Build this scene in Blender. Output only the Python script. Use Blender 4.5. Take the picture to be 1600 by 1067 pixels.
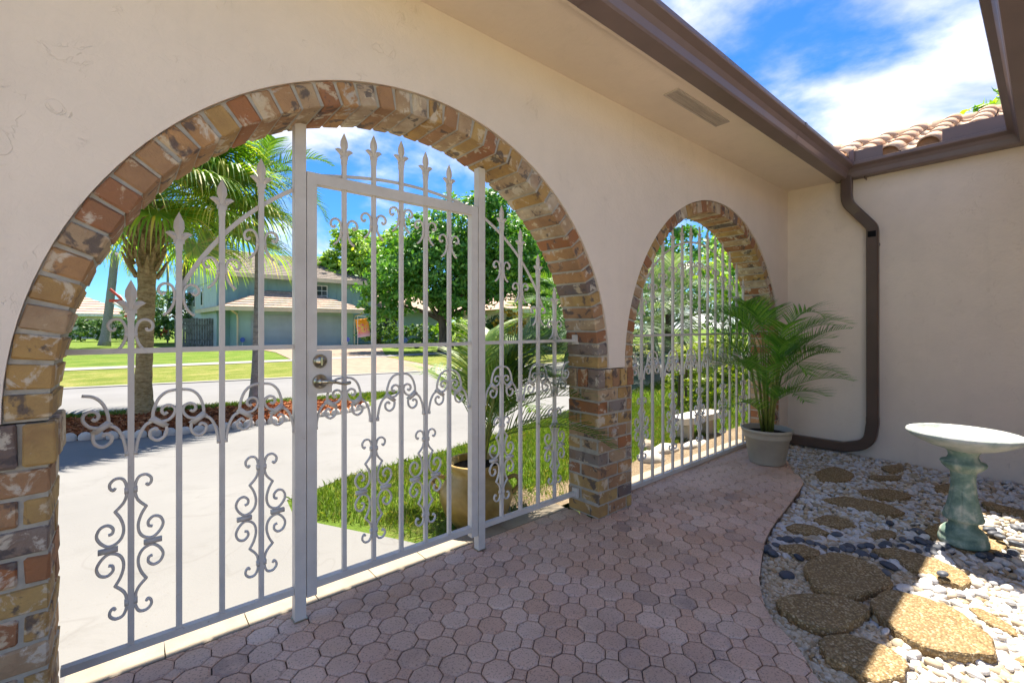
import bpy, bmesh, math, random
import numpy as np
from mathutils import Vector, Matrix
random.seed(7); rng = np.random.default_rng(7)
R_ = math.radians
scene = bpy.context.scene
for o in list(bpy.data.objects): bpy.data.objects.remove(o)
C = scene.collection

# ------------------------------------------------------------------ camera, sky, sun, exposure
CAM_Z = 1.2; YAW = R_(49.75)
cam_d = bpy.data.cameras.new('camera'); cam = bpy.data.objects.new('camera', cam_d); C.objects.link(cam)
cam_d.sensor_width = 36; cam_d.lens = 16.0; cam_d.shift_y = -21.5/1600; cam_d.clip_start = .05; cam_d.clip_end = 3000
cam.location = (0, 0, CAM_Z); cam.rotation_euler = (R_(90), 0, YAW - R_(90))
scene.camera = cam
SUN = Vector((.31, .284, 1)).normalized()
elev = math.asin(SUN.z); azim = math.atan2(SUN.x, SUN.y)
world = bpy.data.worlds.new('World'); scene.world = world; world.use_nodes = True
def build_world():
    nt = world.node_tree; N = nt.nodes; L = nt.links; N.clear()
    out = N.new('ShaderNodeOutputWorld'); bg = N.new('ShaderNodeBackground'); bg.inputs['Strength'].default_value = .13
    sky = N.new('ShaderNodeTexSky'); sky.sky_type = 'NISHITA'; sky.sun_disc = False
    sky.sun_elevation = elev; sky.sun_rotation = azim; sky.air_density = 1.0; sky.dust_density = .25; sky.ozone_density = 2.2
    hs = N.new('ShaderNodeHueSaturation'); hs.inputs['Saturation'].default_value = 1.22; hs.inputs['Value'].default_value = .25
    L.new(sky.outputs[0], hs.inputs['Color'])
    tc = N.new('ShaderNodeTexCoord'); sep = N.new('ShaderNodeSeparateXYZ'); L.new(tc.outputs['Generated'], sep.inputs[0])
    ab = N.new('ShaderNodeMath'); ab.operation = 'ABSOLUTE'; L.new(sep.outputs['Z'], ab.inputs[0])
    ad = N.new('ShaderNodeMath'); ad.inputs[1].default_value = .22; L.new(ab.outputs[0], ad.inputs[0])
    comb = N.new('ShaderNodeCombineXYZ')
    for k, ax in enumerate('XY'):
        dv = N.new('ShaderNodeMath'); dv.operation = 'DIVIDE'; L.new(sep.outputs[ax], dv.inputs[0]); L.new(ad.outputs[0], dv.inputs[1])
        L.new(dv.outputs[0], comb.inputs[k])
    mp = N.new('ShaderNodeMapping'); mp.inputs['Location'].default_value = (3.1, 6.5, 1.3); L.new(comb.outputs[0], mp.inputs[0])
    n1 = N.new('ShaderNodeTexNoise'); n1.inputs['Scale'].default_value = 1.15; n1.inputs['Detail'].default_value = 9; n1.inputs['Roughness'].default_value = .56
    n1.inputs['Distortion'].default_value = .25
    L.new(mp.outputs[0], n1.inputs['Vector'])
    cr = N.new('ShaderNodeValToRGB'); cr.color_ramp.elements[0].position = .46; cr.color_ramp.elements[1].position = .68
    cr.color_ramp.interpolation = 'EASE'
    L.new(n1.outputs['Fac'], cr.inputs[0])
    n2 = N.new('ShaderNodeTexNoise'); n2.inputs['Scale'].default_value = 2.6; n2.inputs['Detail'].default_value = 5; L.new(mp.outputs[0], n2.inputs['Vector'])
    cc = N.new('ShaderNodeValToRGB'); e = cc.color_ramp.elements; e[0].position = .35; e[0].color = (1.2, 1.22, 1.3, 1); e[1].position = .6; e[1].color = (2.1, 2.04, 1.94, 1)
    L.new(n2.outputs['Fac'], cc.inputs[0])
    mx = N.new('ShaderNodeMix'); mx.data_type = 'RGBA'
    L.new(cr.outputs[0], mx.inputs['Factor']); tint = N.new('ShaderNodeMix'); tint.data_type = 'RGBA'; tint.blend_type = 'MULTIPLY'; tint.inputs['Factor'].default_value = 1; tint.inputs['B'].default_value = (.36, .68, 1.0, 1); L.new(hs.outputs[0], tint.inputs['A']); L.new(tint.outputs['Result'], mx.inputs['A']); L.new(cc.outputs[0], mx.inputs['B'])
    L.new(mx.outputs['Result'], bg.inputs['Color']); L.new(bg.outputs[0], out.inputs['Surface'])
build_world()
sl = bpy.data.lights.new('sun', 'SUN'); sl.energy = 2.2; sl.angle = R_(.53); sl.color = (1, .92, .80)
so = bpy.data.objects.new('sun', sl); C.objects.link(so); so.location = (6, 6, 20)
so.rotation_euler = SUN.to_track_quat('Z', 'Y').to_euler()
vs = scene.view_settings; vs.view_transform = 'Standard'; vs.look = 'None'; vs.gamma = 1; vs.exposure = 2.75; vs.use_curve_mapping = False

# ------------------------------------------------------------------ pixel <-> world measuring (1600 px wide survey of the place)
FW = (math.cos(YAW), math.sin(YAW)); RT = (math.sin(YAW), -math.cos(YAW)); FP = 711.0
def ray(u, v):
    a = (u-800)/FP
    return FW[0]+RT[0]*a, FW[1]+RT[1]*a, (512-v)/FP
def G(u, v, z=0.0):
    d = ray(u, v); t = (z-CAM_Z)/d[2]; return Vector((d[0]*t, d[1]*t, z))
def at(u, v, t):
    d = ray(u, v); return Vector((d[0]*t, d[1]*t, CAM_Z+d[2]*t))
def proj(p):
    dp = FW[0]*p[0]+FW[1]*p[1]; la = RT[0]*p[0]+RT[1]*p[1]
    if dp < .05: return None
    return 800+FP*la/dp, 512-FP*(p[2]-CAM_Z)/dp, dp

# ------------------------------------------------------------------ materials
def new_mat(name):
    m = bpy.data.materials.new(name); m.use_nodes = True
    nt = m.node_tree; b = nt.nodes['Principled BSDF']; return m, nt, b
def nd(nt, t, **kw):
    n = nt.nodes.new('ShaderNode'+t)
    for k, v in kw.items():
        if k in n.inputs: n.inputs[k].default_value = v
        else: setattr(n, k, v)
    return n
def coords(nt, space='Object', rand=0.0, scale=(1, 1, 1)):
    tc = nd(nt, 'TexCoord'); v = tc.outputs[space]
    if space == 'World':
        pass
    if rand:
        oi = nd(nt, 'ObjectInfo'); ml = nd(nt, 'Math', operation='MULTIPLY'); ml.inputs[1].default_value = rand
        nt.links.new(oi.outputs['Random'], ml.inputs[0])
        va = nd(nt, 'VectorMath', operation='ADD'); nt.links.new(v, va.inputs[0]); nt.links.new(ml.outputs[0], va.inputs[1]); v = va.outputs[0]
    if scale != (1, 1, 1):
        mp = nd(nt, 'Mapping'); mp.inputs['Scale'].default_value = scale; nt.links.new(v, mp.inputs[0]); v = mp.outputs[0]
    return v
def wpos(nt):
    return nd(nt, 'NewGeometry').outputs['Position']
def ramp(nt, fac, stops, interp='LINEAR'):
    r = nd(nt, 'ValToRGB'); cr = r.color_ramp; cr.interpolation = interp
    while len(cr.elements) < len(stops): cr.elements.new(.5)
    for e, (p, c) in zip(cr.elements, stops):
        e.position = p; e.color = (*c, 1) if len(c) == 3 else c
    nt.links.new(fac, r.inputs[0]); return r.outputs[0]
def noise(nt, v, scale, detail=4, rough=.55, dist=0):
    n = nd(nt, 'TexNoise', Scale=scale, Detail=detail, Roughness=rough, Distortion=dist); nt.links.new(v, n.inputs['Vector']); return n.outputs['Fac']
def mix(nt, fac, a, b, mode='MIX'):
    m = nd(nt, 'Mix', data_type='RGBA', blend_type=mode)
    for key, val in (('Factor', fac), ('A', a), ('B', b)):
        if isinstance(val, (int, float)): m.inputs[key].default_value = val
        elif isinstance(val, tuple): m.inputs[key].default_value = (*val, 1)
        else: nt.links.new(val, m.inputs[key])
    return m.outputs['Result']
def bump(nt, b, h, strength=.3, dist=.01):
    bp = nd(nt, 'Bump', Strength=strength, Distance=dist); nt.links.new(h, bp.inputs['Height']); nt.links.new(bp.outputs[0], b.inputs['Normal'])
def setc(nt, b, c, rough=.8, spec=.3, metal=0):
    if isinstance(c, tuple): b.inputs['Base Color'].default_value = (*c, 1)
    else: nt.links.new(c, b.inputs['Base Color'])
    b.inputs['Roughness'].default_value = rough; b.inputs['Specular IOR Level'].default_value = spec; b.inputs['Metallic'].default_value = metal
M = {}
def plain(key, c, rough=.6, spec=.3, metal=0, var=.18, vs_=6, bs=.15, bscale=40, bd=.004, space='Object', rand=3.0):
    m, nt, b = new_mat(key); v = wpos(nt) if space == 'World' else coords(nt, space, rand)
    n = noise(nt, v, vs_, 5)
    lo = tuple(x*(1-var) for x in c); hi = tuple(min(1, x*(1+var)) for x in c)
    setc(nt, b, ramp(nt, n, [(.3, lo), (.7, hi)]), rough, spec, metal)
    if bs: bump(nt, b, noise(nt, v, bscale, 4), bs, bd)
    M[key] = m; return m
def stucco(key, c, marks=.38):
    m, nt, b = new_mat(key); v = wpos(nt)
    big = noise(nt, v, .9, 3); mid = noise(nt, v, 7, 5)
    col = ramp(nt, big, [(.3, tuple(x*.95 for x in c)), (.7, tuple(min(1, x*1.04) for x in c))])
    col = mix(nt, ramp(nt, mid, [(.42, (0, 0, 0)), (.75, (.35, .35, .35))]), col, tuple(x*.86 for x in c))
    mpz = nd(nt, 'Mapping'); mpz.inputs['Scale'].default_value = (5, 5, .35); nt.links.new(v, mpz.inputs[0])
    col = mix(nt, ramp(nt, noise(nt, mpz.outputs[0], 1.6, 5, .6), [(.55, (0, 0, 0)), (.8, (.30, .30, .30))]), col, tuple(x*.80 for x in c))
    setc(nt, b, col, .85, .2)
    # sparse curved trowel skips: thin iso-lines of a distorted noise, kept only in scattered patches
    n = noise(nt, v, 7.5, 4, .6, 1.6)
    s = nd(nt, 'Math', operation='SUBTRACT'); s.inputs[1].default_value = .5; nt.links.new(n, s.inputs[0])
    a = nd(nt, 'Math', operation='ABSOLUTE'); nt.links.new(s.outputs[0], a.inputs[0])
    line = ramp(nt, a.outputs[0], [(0, (0, 0, 0)), (.012, (1, 1, 1))])
    patch = ramp(nt, noise(nt, v, 8.5, 3, .55), [(.535, (0, 0, 0)), (.65, (marks, marks, marks))])
    line = mix(nt, patch, (1, 1, 1), line)
    fine = noise(nt, v, 60, 4)
    lump = noise(nt, v, 9, 4)
    h = mix(nt, .12, line, fine); h = mix(nt, .36, h, lump); h = mix(nt, .28, h, noise(nt, v, 24, 5, .65, .8))
    bump(nt, b, h, .75, .014)
    M[key] = m
stucco('stucco', (.79, .66, .545))
stucco('soffit', (.80, .675, .54), .04)
def brick_mat():
    m, nt, b = new_mat('brick'); v = coords(nt, 'Object', 37.0)
    oi = nd(nt, 'ObjectInfo')
    base = ramp(nt, oi.outputs['Random'], [(0, (.46, .28, .10)), (.11, (.33, .145, .07)), (.22, (.46, .32, .19)), (.36, (.39, .215, .11)), (.45, (.145, .12, .115)), (.50, (.25, .205, .175)), (.55, (.48, .31, .115)),
                                           (.66, (.46, .25, .11)), (.76, (.52, .41, .29)), (.86, (.42, .24, .12)), (.94, (.36, .145, .06))], 'CONSTANT')
    cl = noise(nt, v, 9, 5, .6)
    col = mix(nt, ramp(nt, cl, [(.35, (0, 0, 0)), (.75, (.7, .7, .7))]), base, (.24, .13, .07))
    sp = nd(nt, 'Mapping'); sp.inputs['Location'].default_value = (4, 9, 2); nt.links.new(v, sp.inputs[0])
    paint = noise(nt, sp.outputs[0], 12, 8, .66, .5)
    pm = ramp(nt, paint, [(.545, (0, 0, 0)), (.60, (.75, .75, .75))])
    pc = ramp(nt, noise(nt, v, 5, 2), [(.4, (.62, .54, .44)), (.6, (.62, .48, .30)), (.7, (.46, .44, .42))])
    col = mix(nt, pm, col, pc)
    sp2 = nd(nt, 'Mapping'); sp2.inputs['Location'].default_value = (14, 1, 7); nt.links.new(v, sp2.inputs[0])
    dm = ramp(nt, noise(nt, sp2.outputs[0], 11, 5, .6, .4), [(.575, (0, 0, 0)), (.63, (.8, .8, .8))])
    col = mix(nt, dm, col, (.085, .07, .07))
    setc(nt, b, col, .82, .25)
    h = mix(nt, .5, noise(nt, v, 90, 4), paint); bump(nt, b, h, .9, .009)
    M['brick'] = m
brick_mat()
plain('mortar', (.40, .36, .30), .9, .15, var=.15, vs_=25, bs=.5, bscale=160, bd=.004, space='World')
def paver_mat():
    m, nt, b = new_mat('paver'); v = wpos(nt); oi = nd(nt, 'ObjectInfo')
    base = ramp(nt, oi.outputs['Random'], [(0, (.62, .395, .27)), (.3, (.70, .465, .335)), (.6, (.74, .52, .385)), (.85, (.70, .51, .385)), (1, (.63, .425, .30))])
    grime = ramp(nt, noise(nt, v, 1.6, 5, .6), [(.42, (0, 0, 0)), (.70, (.8, .8, .8))])
    col = mix(nt, grime, base, (.48, .305, .20))
    fresh = ramp(nt, noise(nt, v, 2.3, 3), [(.50, (0, 0, 0)), (.75, (.6, .6, .6))])
    col = mix(nt, fresh, col, (.60, .43, .355))
    one = nd(nt, 'Math', operation='FRACT'); ml = nd(nt, 'Math', operation='MULTIPLY'); ml.inputs[1].default_value = 17.3
    nt.links.new(oi.outputs['Random'], ml.inputs[0]); nt.links.new(ml.outputs[0], one.inputs[0])
    dk = ramp(nt, one.outputs[0], [(0, (.65, .65, .65)), (.10, (.22, .22, .22)), (.3, (0, 0, 0))])
    dn = mix(nt, 1.0, dk, ramp(nt, noise(nt, v, 9, 4), [(.3, (0, 0, 0)), (.6, (1, 1, 1))]), 'MULTIPLY')
    col = mix(nt, dn, col, (.26, .20, .175))
    pit = noise(nt, v, 130, 3, .7)
    col = mix(nt, ramp(nt, pit, [(.36, (.6, .6, .6)), (.46, (0, 0, 0))]), col, (.16, .11, .09))
    setc(nt, b, col, .8, .25)
    bump(nt, b, mix(nt, .5, pit, noise(nt, v, 30, 4)), .45, .006)
    M['paver'] = m
paver_mat()
plain('joint_dirt', (.13, .09, .062), .95, .1, var=.4, vs_=20, bs=.6, bscale=120, space='World')
plain('paver_edge', (.36, .23, .15), .9, .15, var=.25, vs_=14, bs=.4, bscale=90, space='World')
def concrete_mat():
    m, nt, b = new_mat('concrete'); v = wpos(nt)
    base = ramp(nt, noise(nt, v, .7, 5, .6), [(.3, (.18, .178, .172)), (.7, (.213, .21, .202))])
    st = ramp(nt, noise(nt, v, 2.7, 7, .7, .6), [(.54, (0, 0, 0)), (.75, (.55, .55, .55))]); col = mix(nt, st, base, (.147, .143, .134))
    n = noise(nt, v, .55, 4, .6, .8); sb = nd(nt, 'Math', operation='SUBTRACT'); sb.inputs[1].default_value = .5; nt.links.new(n, sb.inputs[0])
    ab = nd(nt, 'Math', operation='ABSOLUTE'); nt.links.new(sb.outputs[0], ab.inputs[0])
    ck = ramp(nt, ab.outputs[0], [(0, (.22, .22, .22)), (.0014, (0, 0, 0))]); col = mix(nt, ck, col, (.12, .11, .10))
    sp = ramp(nt, noise(nt, v, 55, 2), [(.70, (0, 0, 0)), (.74, (.6, .6, .6))]); col = mix(nt, sp, col, (.16, .14, .12))
    setc(nt, b, col, .85, .2); bump(nt, b, noise(nt, v, 90, 4), .25, .004); M['concrete'] = m
concrete_mat()
plain('bounce_stone', (.56, .47, .37), .85, .2, var=.1, vs_=2, bs=.2, bscale=60, space='World')  # pale warm tone picked to bounce light into the walkway
plain('kerb_concrete', (.26, .25, .23), .9, .2, var=.12, vs_=3, bs=.3, bscale=60, space='World')
plain('threshold', (.33, .28, .21), .85, .2, var=.12, vs_=8, bs=.3, bscale=90, space='World')
plain('asphalt', (.19, .188, .185), .9, .2, var=.08, vs_=.8, bs=.3, bscale=80, space='World')
plain('far_paver', (.27, .20, .145), .9, .2, var=.2, vs_=5, bs=.4, bscale=14, space='World')
def ground_mat(key, stops, s1=.9, s2=24):
    m, nt, b = new_mat(key); v = wpos(nt)
    a = noise(nt, v, s1, 6, .6); f = noise(nt, v, s2, 5, .7)
    col = ramp(nt, mix(nt, .45, a, f), stops); setc(nt, b, col, .95, .1)
    bump(nt, b, f, .9, .05); M[key] = m
ground_mat('lawn', [(.36, (.075, .125, .016)), (.5, (.115, .185, .024)), (.62, (.20, .215, .052))])
ground_mat('soil', [(.3, (.20, .14, .085)), (.55, (.34, .26, .17)), (.75, (.44, .36, .26))], 3, 45)
ground_mat('mulch', [(.3, (.12, .04, .018)), (.5, (.30, .10, .035)), (.7, (.42, .18, .08))], 3, 40)
ground_mat('bed', [(.3, (.12, .085, .05)), (.55, (.25, .19, .12)), (.75, (.36, .30, .22))], 4, 60)
def metal_paint():
    m, nt, b = new_mat('gate_paint'); v = wpos(nt)
    col = ramp(nt, noise(nt, v, 14, 4), [(.3, (.585, .52, .455)), (.7, (.65, .59, .525))])
    col = mix(nt, ramp(nt, noise(nt, v, 46, 6, .7), [(.66, (0, 0, 0)), (.72, (.7, .7, .7))]), col, (.30, .20, .13))
    col = mix(nt, ramp(nt, noise(nt, v, 5, 5, .6), [(.5, (0, 0, 0)), (.8, (.35, .35, .35))]), col, (.40, .34, .29))
    setc(nt, b, col, .5, .4)
    bump(nt, b, noise(nt, v, 160, 3), .12, .002); M['gate_paint'] = m
metal_paint()
plain('gutter', (.165, .115, .105), .38, .5, var=.1, vs_=3, bs=.05, bscale=30)
plain('downspout', (.095, .058, .042), .36, .5, var=.15, vs_=4, bs=.06, bscale=30)
plain('dark_hole', (.01, .01, .01), .9, .1, bs=0)
plain('nickel', (.48, .43, .33), .28, .5, 1.0, var=.12, vs_=30, bs=0)
plain('vent', (.50, .43, .36), .7, .3, bs=0)
plain('pot', (.40, .35, .275), .6, .35, var=.1, vs_=7, bs=.12, bscale=70)
plain('potsoil', (.025, .018, .013), .95, .1, var=.5, vs_=40, bs=.9, bscale=90, bd=.02)
def urn_mat():
    m, nt, b = new_mat('urn'); v = coords(nt)
    n = noise(nt, v, 5, 6, .6, .5)
    setc(nt, b, ramp(nt, n, [(.3, (.17, .11, .03)), (.5, (.34, .22, .055)), (.7, (.48, .35, .14))]), .45, .4)
    bump(nt, b, noise(nt, v, 60, 3), .15, .004); M['urn'] = m
urn_mat()
def patina():
    m, nt, b = new_mat('patina'); v = coords(nt)
    n = noise(nt, v, 11, 6, .6, .3)
    col = ramp(nt, n, [(.3, (.07, .13, .105)), (.5, (.19, .27, .215)), (.68, (.50, .50, .40))])
    setc(nt, b, col, .7, .3); bump(nt, b, noise(nt, v, 70, 4), .35, .006); M['patina'] = m
    m, nt, b = new_mat('bowl_paint'); v = coords(nt)
    n = noise(nt, v, 14, 6, .6, .3)
    setc(nt, b, ramp(nt, n, [(.3, (.25, .31, .28)), (.5, (.40, .43, .40)), (.7, (.50, .50, .47))]), .7, .3); bump(nt, b, noise(nt, v, 90, 4), .35, .006); M['bowl_paint'] = m
patina()
def flag_mat():
    m, nt, b = new_mat('flagstone'); v = wpos(nt)
    vo = nd(nt, 'TexVoronoi', Scale=120.0); nt.links.new(v, vo.inputs['Vector'])
    rc = nd(nt, 'SeparateColor'); nt.links.new(vo.outputs['Color'], rc.inputs[0])
    col = ramp(nt, rc.outputs[0], [(0, (.20, .125, .05)), (.4, (.31, .205, .085)), (.75, (.44, .32, .16)), (1, (.58, .46, .29))])
    edge = ramp(nt, vo.outputs['Distance'], [(.35, (0, 0, 0)), (.8, (.8, .8, .8))])
    col = mix(nt, edge, col, (.17, .11, .05))
    big = ramp(nt, noise(nt, v, 6, 4), [(.4, (0, 0, 0)), (.75, (.55, .55, .55))]); col = mix(nt, big, col, (.22, .15, .075))
    setc(nt, b, col, .75, .3)
    inv = nd(nt, 'Math', operation='MULTIPLY'); inv.inputs[1].default_value = -1; nt.links.new(vo.outputs['Distance'], inv.inputs[0])
    bump(nt, b, inv.outputs[0], .7, .008); M['flagstone'] = m
flag_mat()
def pebble_mat(key, stops, rough=.7, by='vertex'):
    m, nt, b = new_mat(key)
    if by == 'vertex': g = nd(nt, 'NewGeometry').outputs['Random Per Island']
    else: g = nd(nt, 'ObjectInfo').outputs['Random']
    col = ramp(nt, g, stops); n = noise(nt, wpos(nt), 60, 4)
    col = mix(nt, ramp(nt, n, [(.4, (0, 0, 0)), (.7, (.3, .3, .3))]), col, tuple(x*.7 for x in stops[0][1]))
    setc(nt, b, col, rough, .3); bump(nt, b, noise(nt, wpos(nt), 220, 3), .2, .002); M[key] = m
WH = [(0, (.36, .28, .18)), (.16, (.47, .40, .31)), (.3, (.58, .55, .51)), (.6, (.62, .61, .59)), (.85, (.65, .64, .63)), (.93, (.46, .37, .25)), (1, (.38, .27, .15))]
TN = [(0, (.40, .30, .17)), (.35, (.56, .47, .33)), (.7, (.64, .57, .45)), (1, (.36, .24, .11))]
DK = [(0, (.055, .06, .075)), (.5, (.09, .10, .12)), (1, (.14, .145, .16))]
pebble_mat('white_pebbles', WH); pebble_mat('white_pebble', WH, by='obj'); pebble_mat('tan_gravel', TN); pebble_mat('dark_pebble', DK, .5, 'obj')
def leaf_mat(key, stops, trans=.35, tcol=None, rough=.45):
    m, nt, b = new_mat(key)
    g = nd(nt, 'NewGeometry').outputs['Random Per Island']
    col = ramp(nt, g, stops); setc(nt, b, col, rough, .35)
    tr = nd(nt, 'BsdfTranslucent'); tc = mix(nt, 1.0, col, tcol or (1.0, 1.0, .45), 'MULTIPLY')
    br = nd(nt, 'HueSaturation', Value=1.5, Saturation=1.05); nt.links.new(tc, br.inputs['Color']); nt.links.new(br.outputs[0], tr.inputs['Color'])
    ms = nd(nt, 'MixShader'); ms.inputs[0].default_value = trans
    out = nt.nodes['Material Output']; nt.links.new(b.outputs[0], ms.inputs[1]); nt.links.new(tr.outputs[0], ms.inputs[2]); nt.links.new(ms.outputs[0], out.inputs['Surface'])
    M[key] = m
leaf_mat('areca', [(0, (0.061, 0.174, 0.024)), (.6, (0.122, 0.306, 0.044)), (1, (0.245, 0.408, 0.072))])
leaf_mat('areca_sun', [(0, (0.075, 0.165, 0.027)), (.6, (0.135, 0.240, 0.038)), (1, (0.255, 0.315, 0.060))])
leaf_mat('fan', [(0, (0.097, 0.206, 0.035)), (.5, (0.193, 0.331, 0.048)), (.85, (0.359, 0.427, 0.083)), (1, (0.552, 0.456, 0.166))], .5)
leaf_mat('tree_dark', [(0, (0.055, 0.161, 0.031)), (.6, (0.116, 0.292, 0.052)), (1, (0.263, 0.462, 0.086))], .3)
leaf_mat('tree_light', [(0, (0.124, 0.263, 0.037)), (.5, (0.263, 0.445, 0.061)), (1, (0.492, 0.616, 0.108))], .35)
leaf_mat('shrub', [(0, (0.035, 0.094, 0.023)), (.7, (0.078, 0.176, 0.039)), (1, (0.176, 0.254, 0.058))], .25)
leaf_mat('hedge_lime', [(0, (0.091, 0.156, 0.018)), (.5, (0.169, 0.247, 0.029)), (1, (0.312, 0.338, 0.052))], .35)
leaf_mat('silver_palm', [(0, (0.084, 0.144, 0.084)), (.6, (0.156, 0.228, 0.144)), (1, (0.264, 0.324, 0.216))], .3)
leaf_mat('far_palm', [(0, (0.043, 0.111, 0.024)), (.6, (0.085, 0.187, 0.034)), (1, (0.170, 0.272, 0.051))], .3)
leaf_mat('white_flower', [(0, (.55, .50, .50)), (1, (.75, .72, .72))], .2, (1, 1, 1))
leaf_mat('croton', [(0, (.32, .20, .02)), (.5, (.45, .30, .03)), (1, (.30, .26, .04))], .3)
leaf_mat('red_flower', [(0, (.45, .05, .03)), (1, (.5, .12, .05))], .2, (1, .6, .4))
leaf_mat('dry_grass', [(0, (0.090, 0.128, 0.022)), (.4, (0.165, 0.195, 0.038)), (.75, (0.270, 0.255, 0.075)), (1, (0.345, 0.285, 0.143))], .3)
leaf_mat('grass', [(0, (0.067, 0.126, 0.017)), (.5, (0.116, 0.203, 0.029)), (.85, (0.184, 0.252, 0.049)), (1, (0.329, 0.281, 0.126))], .3)
plain('areca_stem', (.20, .22, .04), .5, .35, var=.4, vs_=14, bs=.1)
def trunk_mat(key, a, b2, ring):
    m, nt, b = new_mat(key); v = coords(nt)
    mp = nd(nt, 'Mapping'); mp.inputs['Scale'].default_value = (3, 3, ring); nt.links.new(v, mp.inputs[0])
    n = noise(nt, mp.outputs[0], 3, 5, .65, .6); f = noise(nt, v, 30, 4)
    setc(nt, b, ramp(nt, mix(nt, .3, n, f), [(.35, a), (.6, b2)]), .9, .15)
    bump(nt, b, n, .9, .04); M[key] = m
trunk_mat('palm_trunk', (.22, .145, .06), (.50, .38, .20), 9)
trunk_mat('grey_trunk', (.20, .19, .17), (.36, .34, .31), 8)
trunk_mat('bark', (.06, .045, .03), (.17, .13, .09), .8)
def siding_mat(key, c, sc=11.0):
    m, nt, b = new_mat(key); v = wpos(nt)
    setc(nt, b, ramp(nt, noise(nt, v, 1.2, 5), [(.3, tuple(x*.88 for x in c)), (.7, tuple(x*1.08 for x in c))]), .75, .25)
    bump(nt, b, noise(nt, v, 25, 3), .15, .01); M[key] = m
siding_mat('teal', (.27, .41, .39)); siding_mat('teal_lit', (.46, .55, .57)); siding_mat('garage_door', (.32, .41, .45))  # second teal is the first lightened, brighter light painted into it
siding_mat('cream_trim', (.60, .52, .38)); siding_mat('white_wall', (.60, .57, .53)); siding_mat('grey_wall', (.42, .36, .30))
plain('shingle', (.20, .17, .14), .9, .15, var=.35, vs_=9, bs=.6, bscale=12, bd=.05, space='World')
plain('far_tile', (.40, .30, .23), .9, .15, var=.3, vs_=5, bs=.4, bscale=10, bd=.05)
plain('pink_tile', (.48, .34, .26), .9, .15, var=.2, vs_=5, bs=.3, bscale=10, bd=.05)
plain('fence_wood', (.17, .17, .155), .9, .15, var=.4, vs_=4, bs=.4, bscale=30, bd=.02)
def tile_mat():
    m, nt, b = new_mat('roof_tile'); v = coords(nt, 'Object', 11.0); oi = nd(nt, 'ObjectInfo')
    base = ramp(nt, oi.outputs['Random'], [(0, (.42, .24, .14)), (.5, (.48, .33, .22)), (1, (.40, .20, .10))])
    col = mix(nt, ramp(nt, noise(nt, v, 7, 5), [(.42, (0, 0, 0)), (.7, (.8, .8, .8))]), base, (.52, .42, .33))
    setc(nt, b, col, .85, .2); bump(nt, b, noise(nt, v, 60, 4), .3, .006); M['roof_tile'] = m
tile_mat()
plain('window_glass', (.03, .04, .045), .08, .6, bs=0, var=.3, vs_=1)
plain('white_paint', (.72, .71, .69), .6, .3, bs=0)
plain('red_paint', (.55, .06, .035), .5, .35, bs=0)
plain('rock', (.36, .30, .23), .9, .2, var=.3, vs_=9, bs=.7, bscale=25, bd=.02)
plain('pale_stone', (.56, .52, .46), .85, .2, var=.15, vs_=6, bs=.4, bscale=50, bd=.01)
plain('blue_sign', (.05, .10, .38), .5, .4, bs=0)
def banner():
    m, nt, b = new_mat('banner'); v = coords(nt)
    sp = nd(nt, 'SeparateXYZ'); nt.links.new(v, sp.inputs[0])
    md = nd(nt, 'MapRange'); md.inputs['From Min'].default_value = 0; md.inputs['From Max'].default_value = 1.15; nt.links.new(sp.outputs['Z'], md.inputs[0])
    base = ramp(nt, md.outputs[0], [(0, (.46, .40, .58)), (.22, (.62, .25, .25)), (.5, (.72, .30, .10)), (.75, (.70, .27, .015))])
    blob = noise(nt, v, 6, 2); ins = ramp(nt, md.outputs[0], [(.15, (0, 0, 0)), (.3, (1, 1, 1)), (.72, (1, 1, 1)), (.8, (0, 0, 0))])
    bl = mix(nt, 1.0, ins, ramp(nt, blob, [(.48, (0, 0, 0)), (.52, (1, 1, 1))]), 'MULTIPLY')
    base = mix(nt, bl, base, ramp(nt, noise(nt, v, 9, 1), [(.4, (.65, .08, .20)), (.55, (.75, .55, .10)), (.65, (.25, .45, .12))]))
    setc(nt, b, base, .7, .2); M['banner'] = m
banner()

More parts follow.
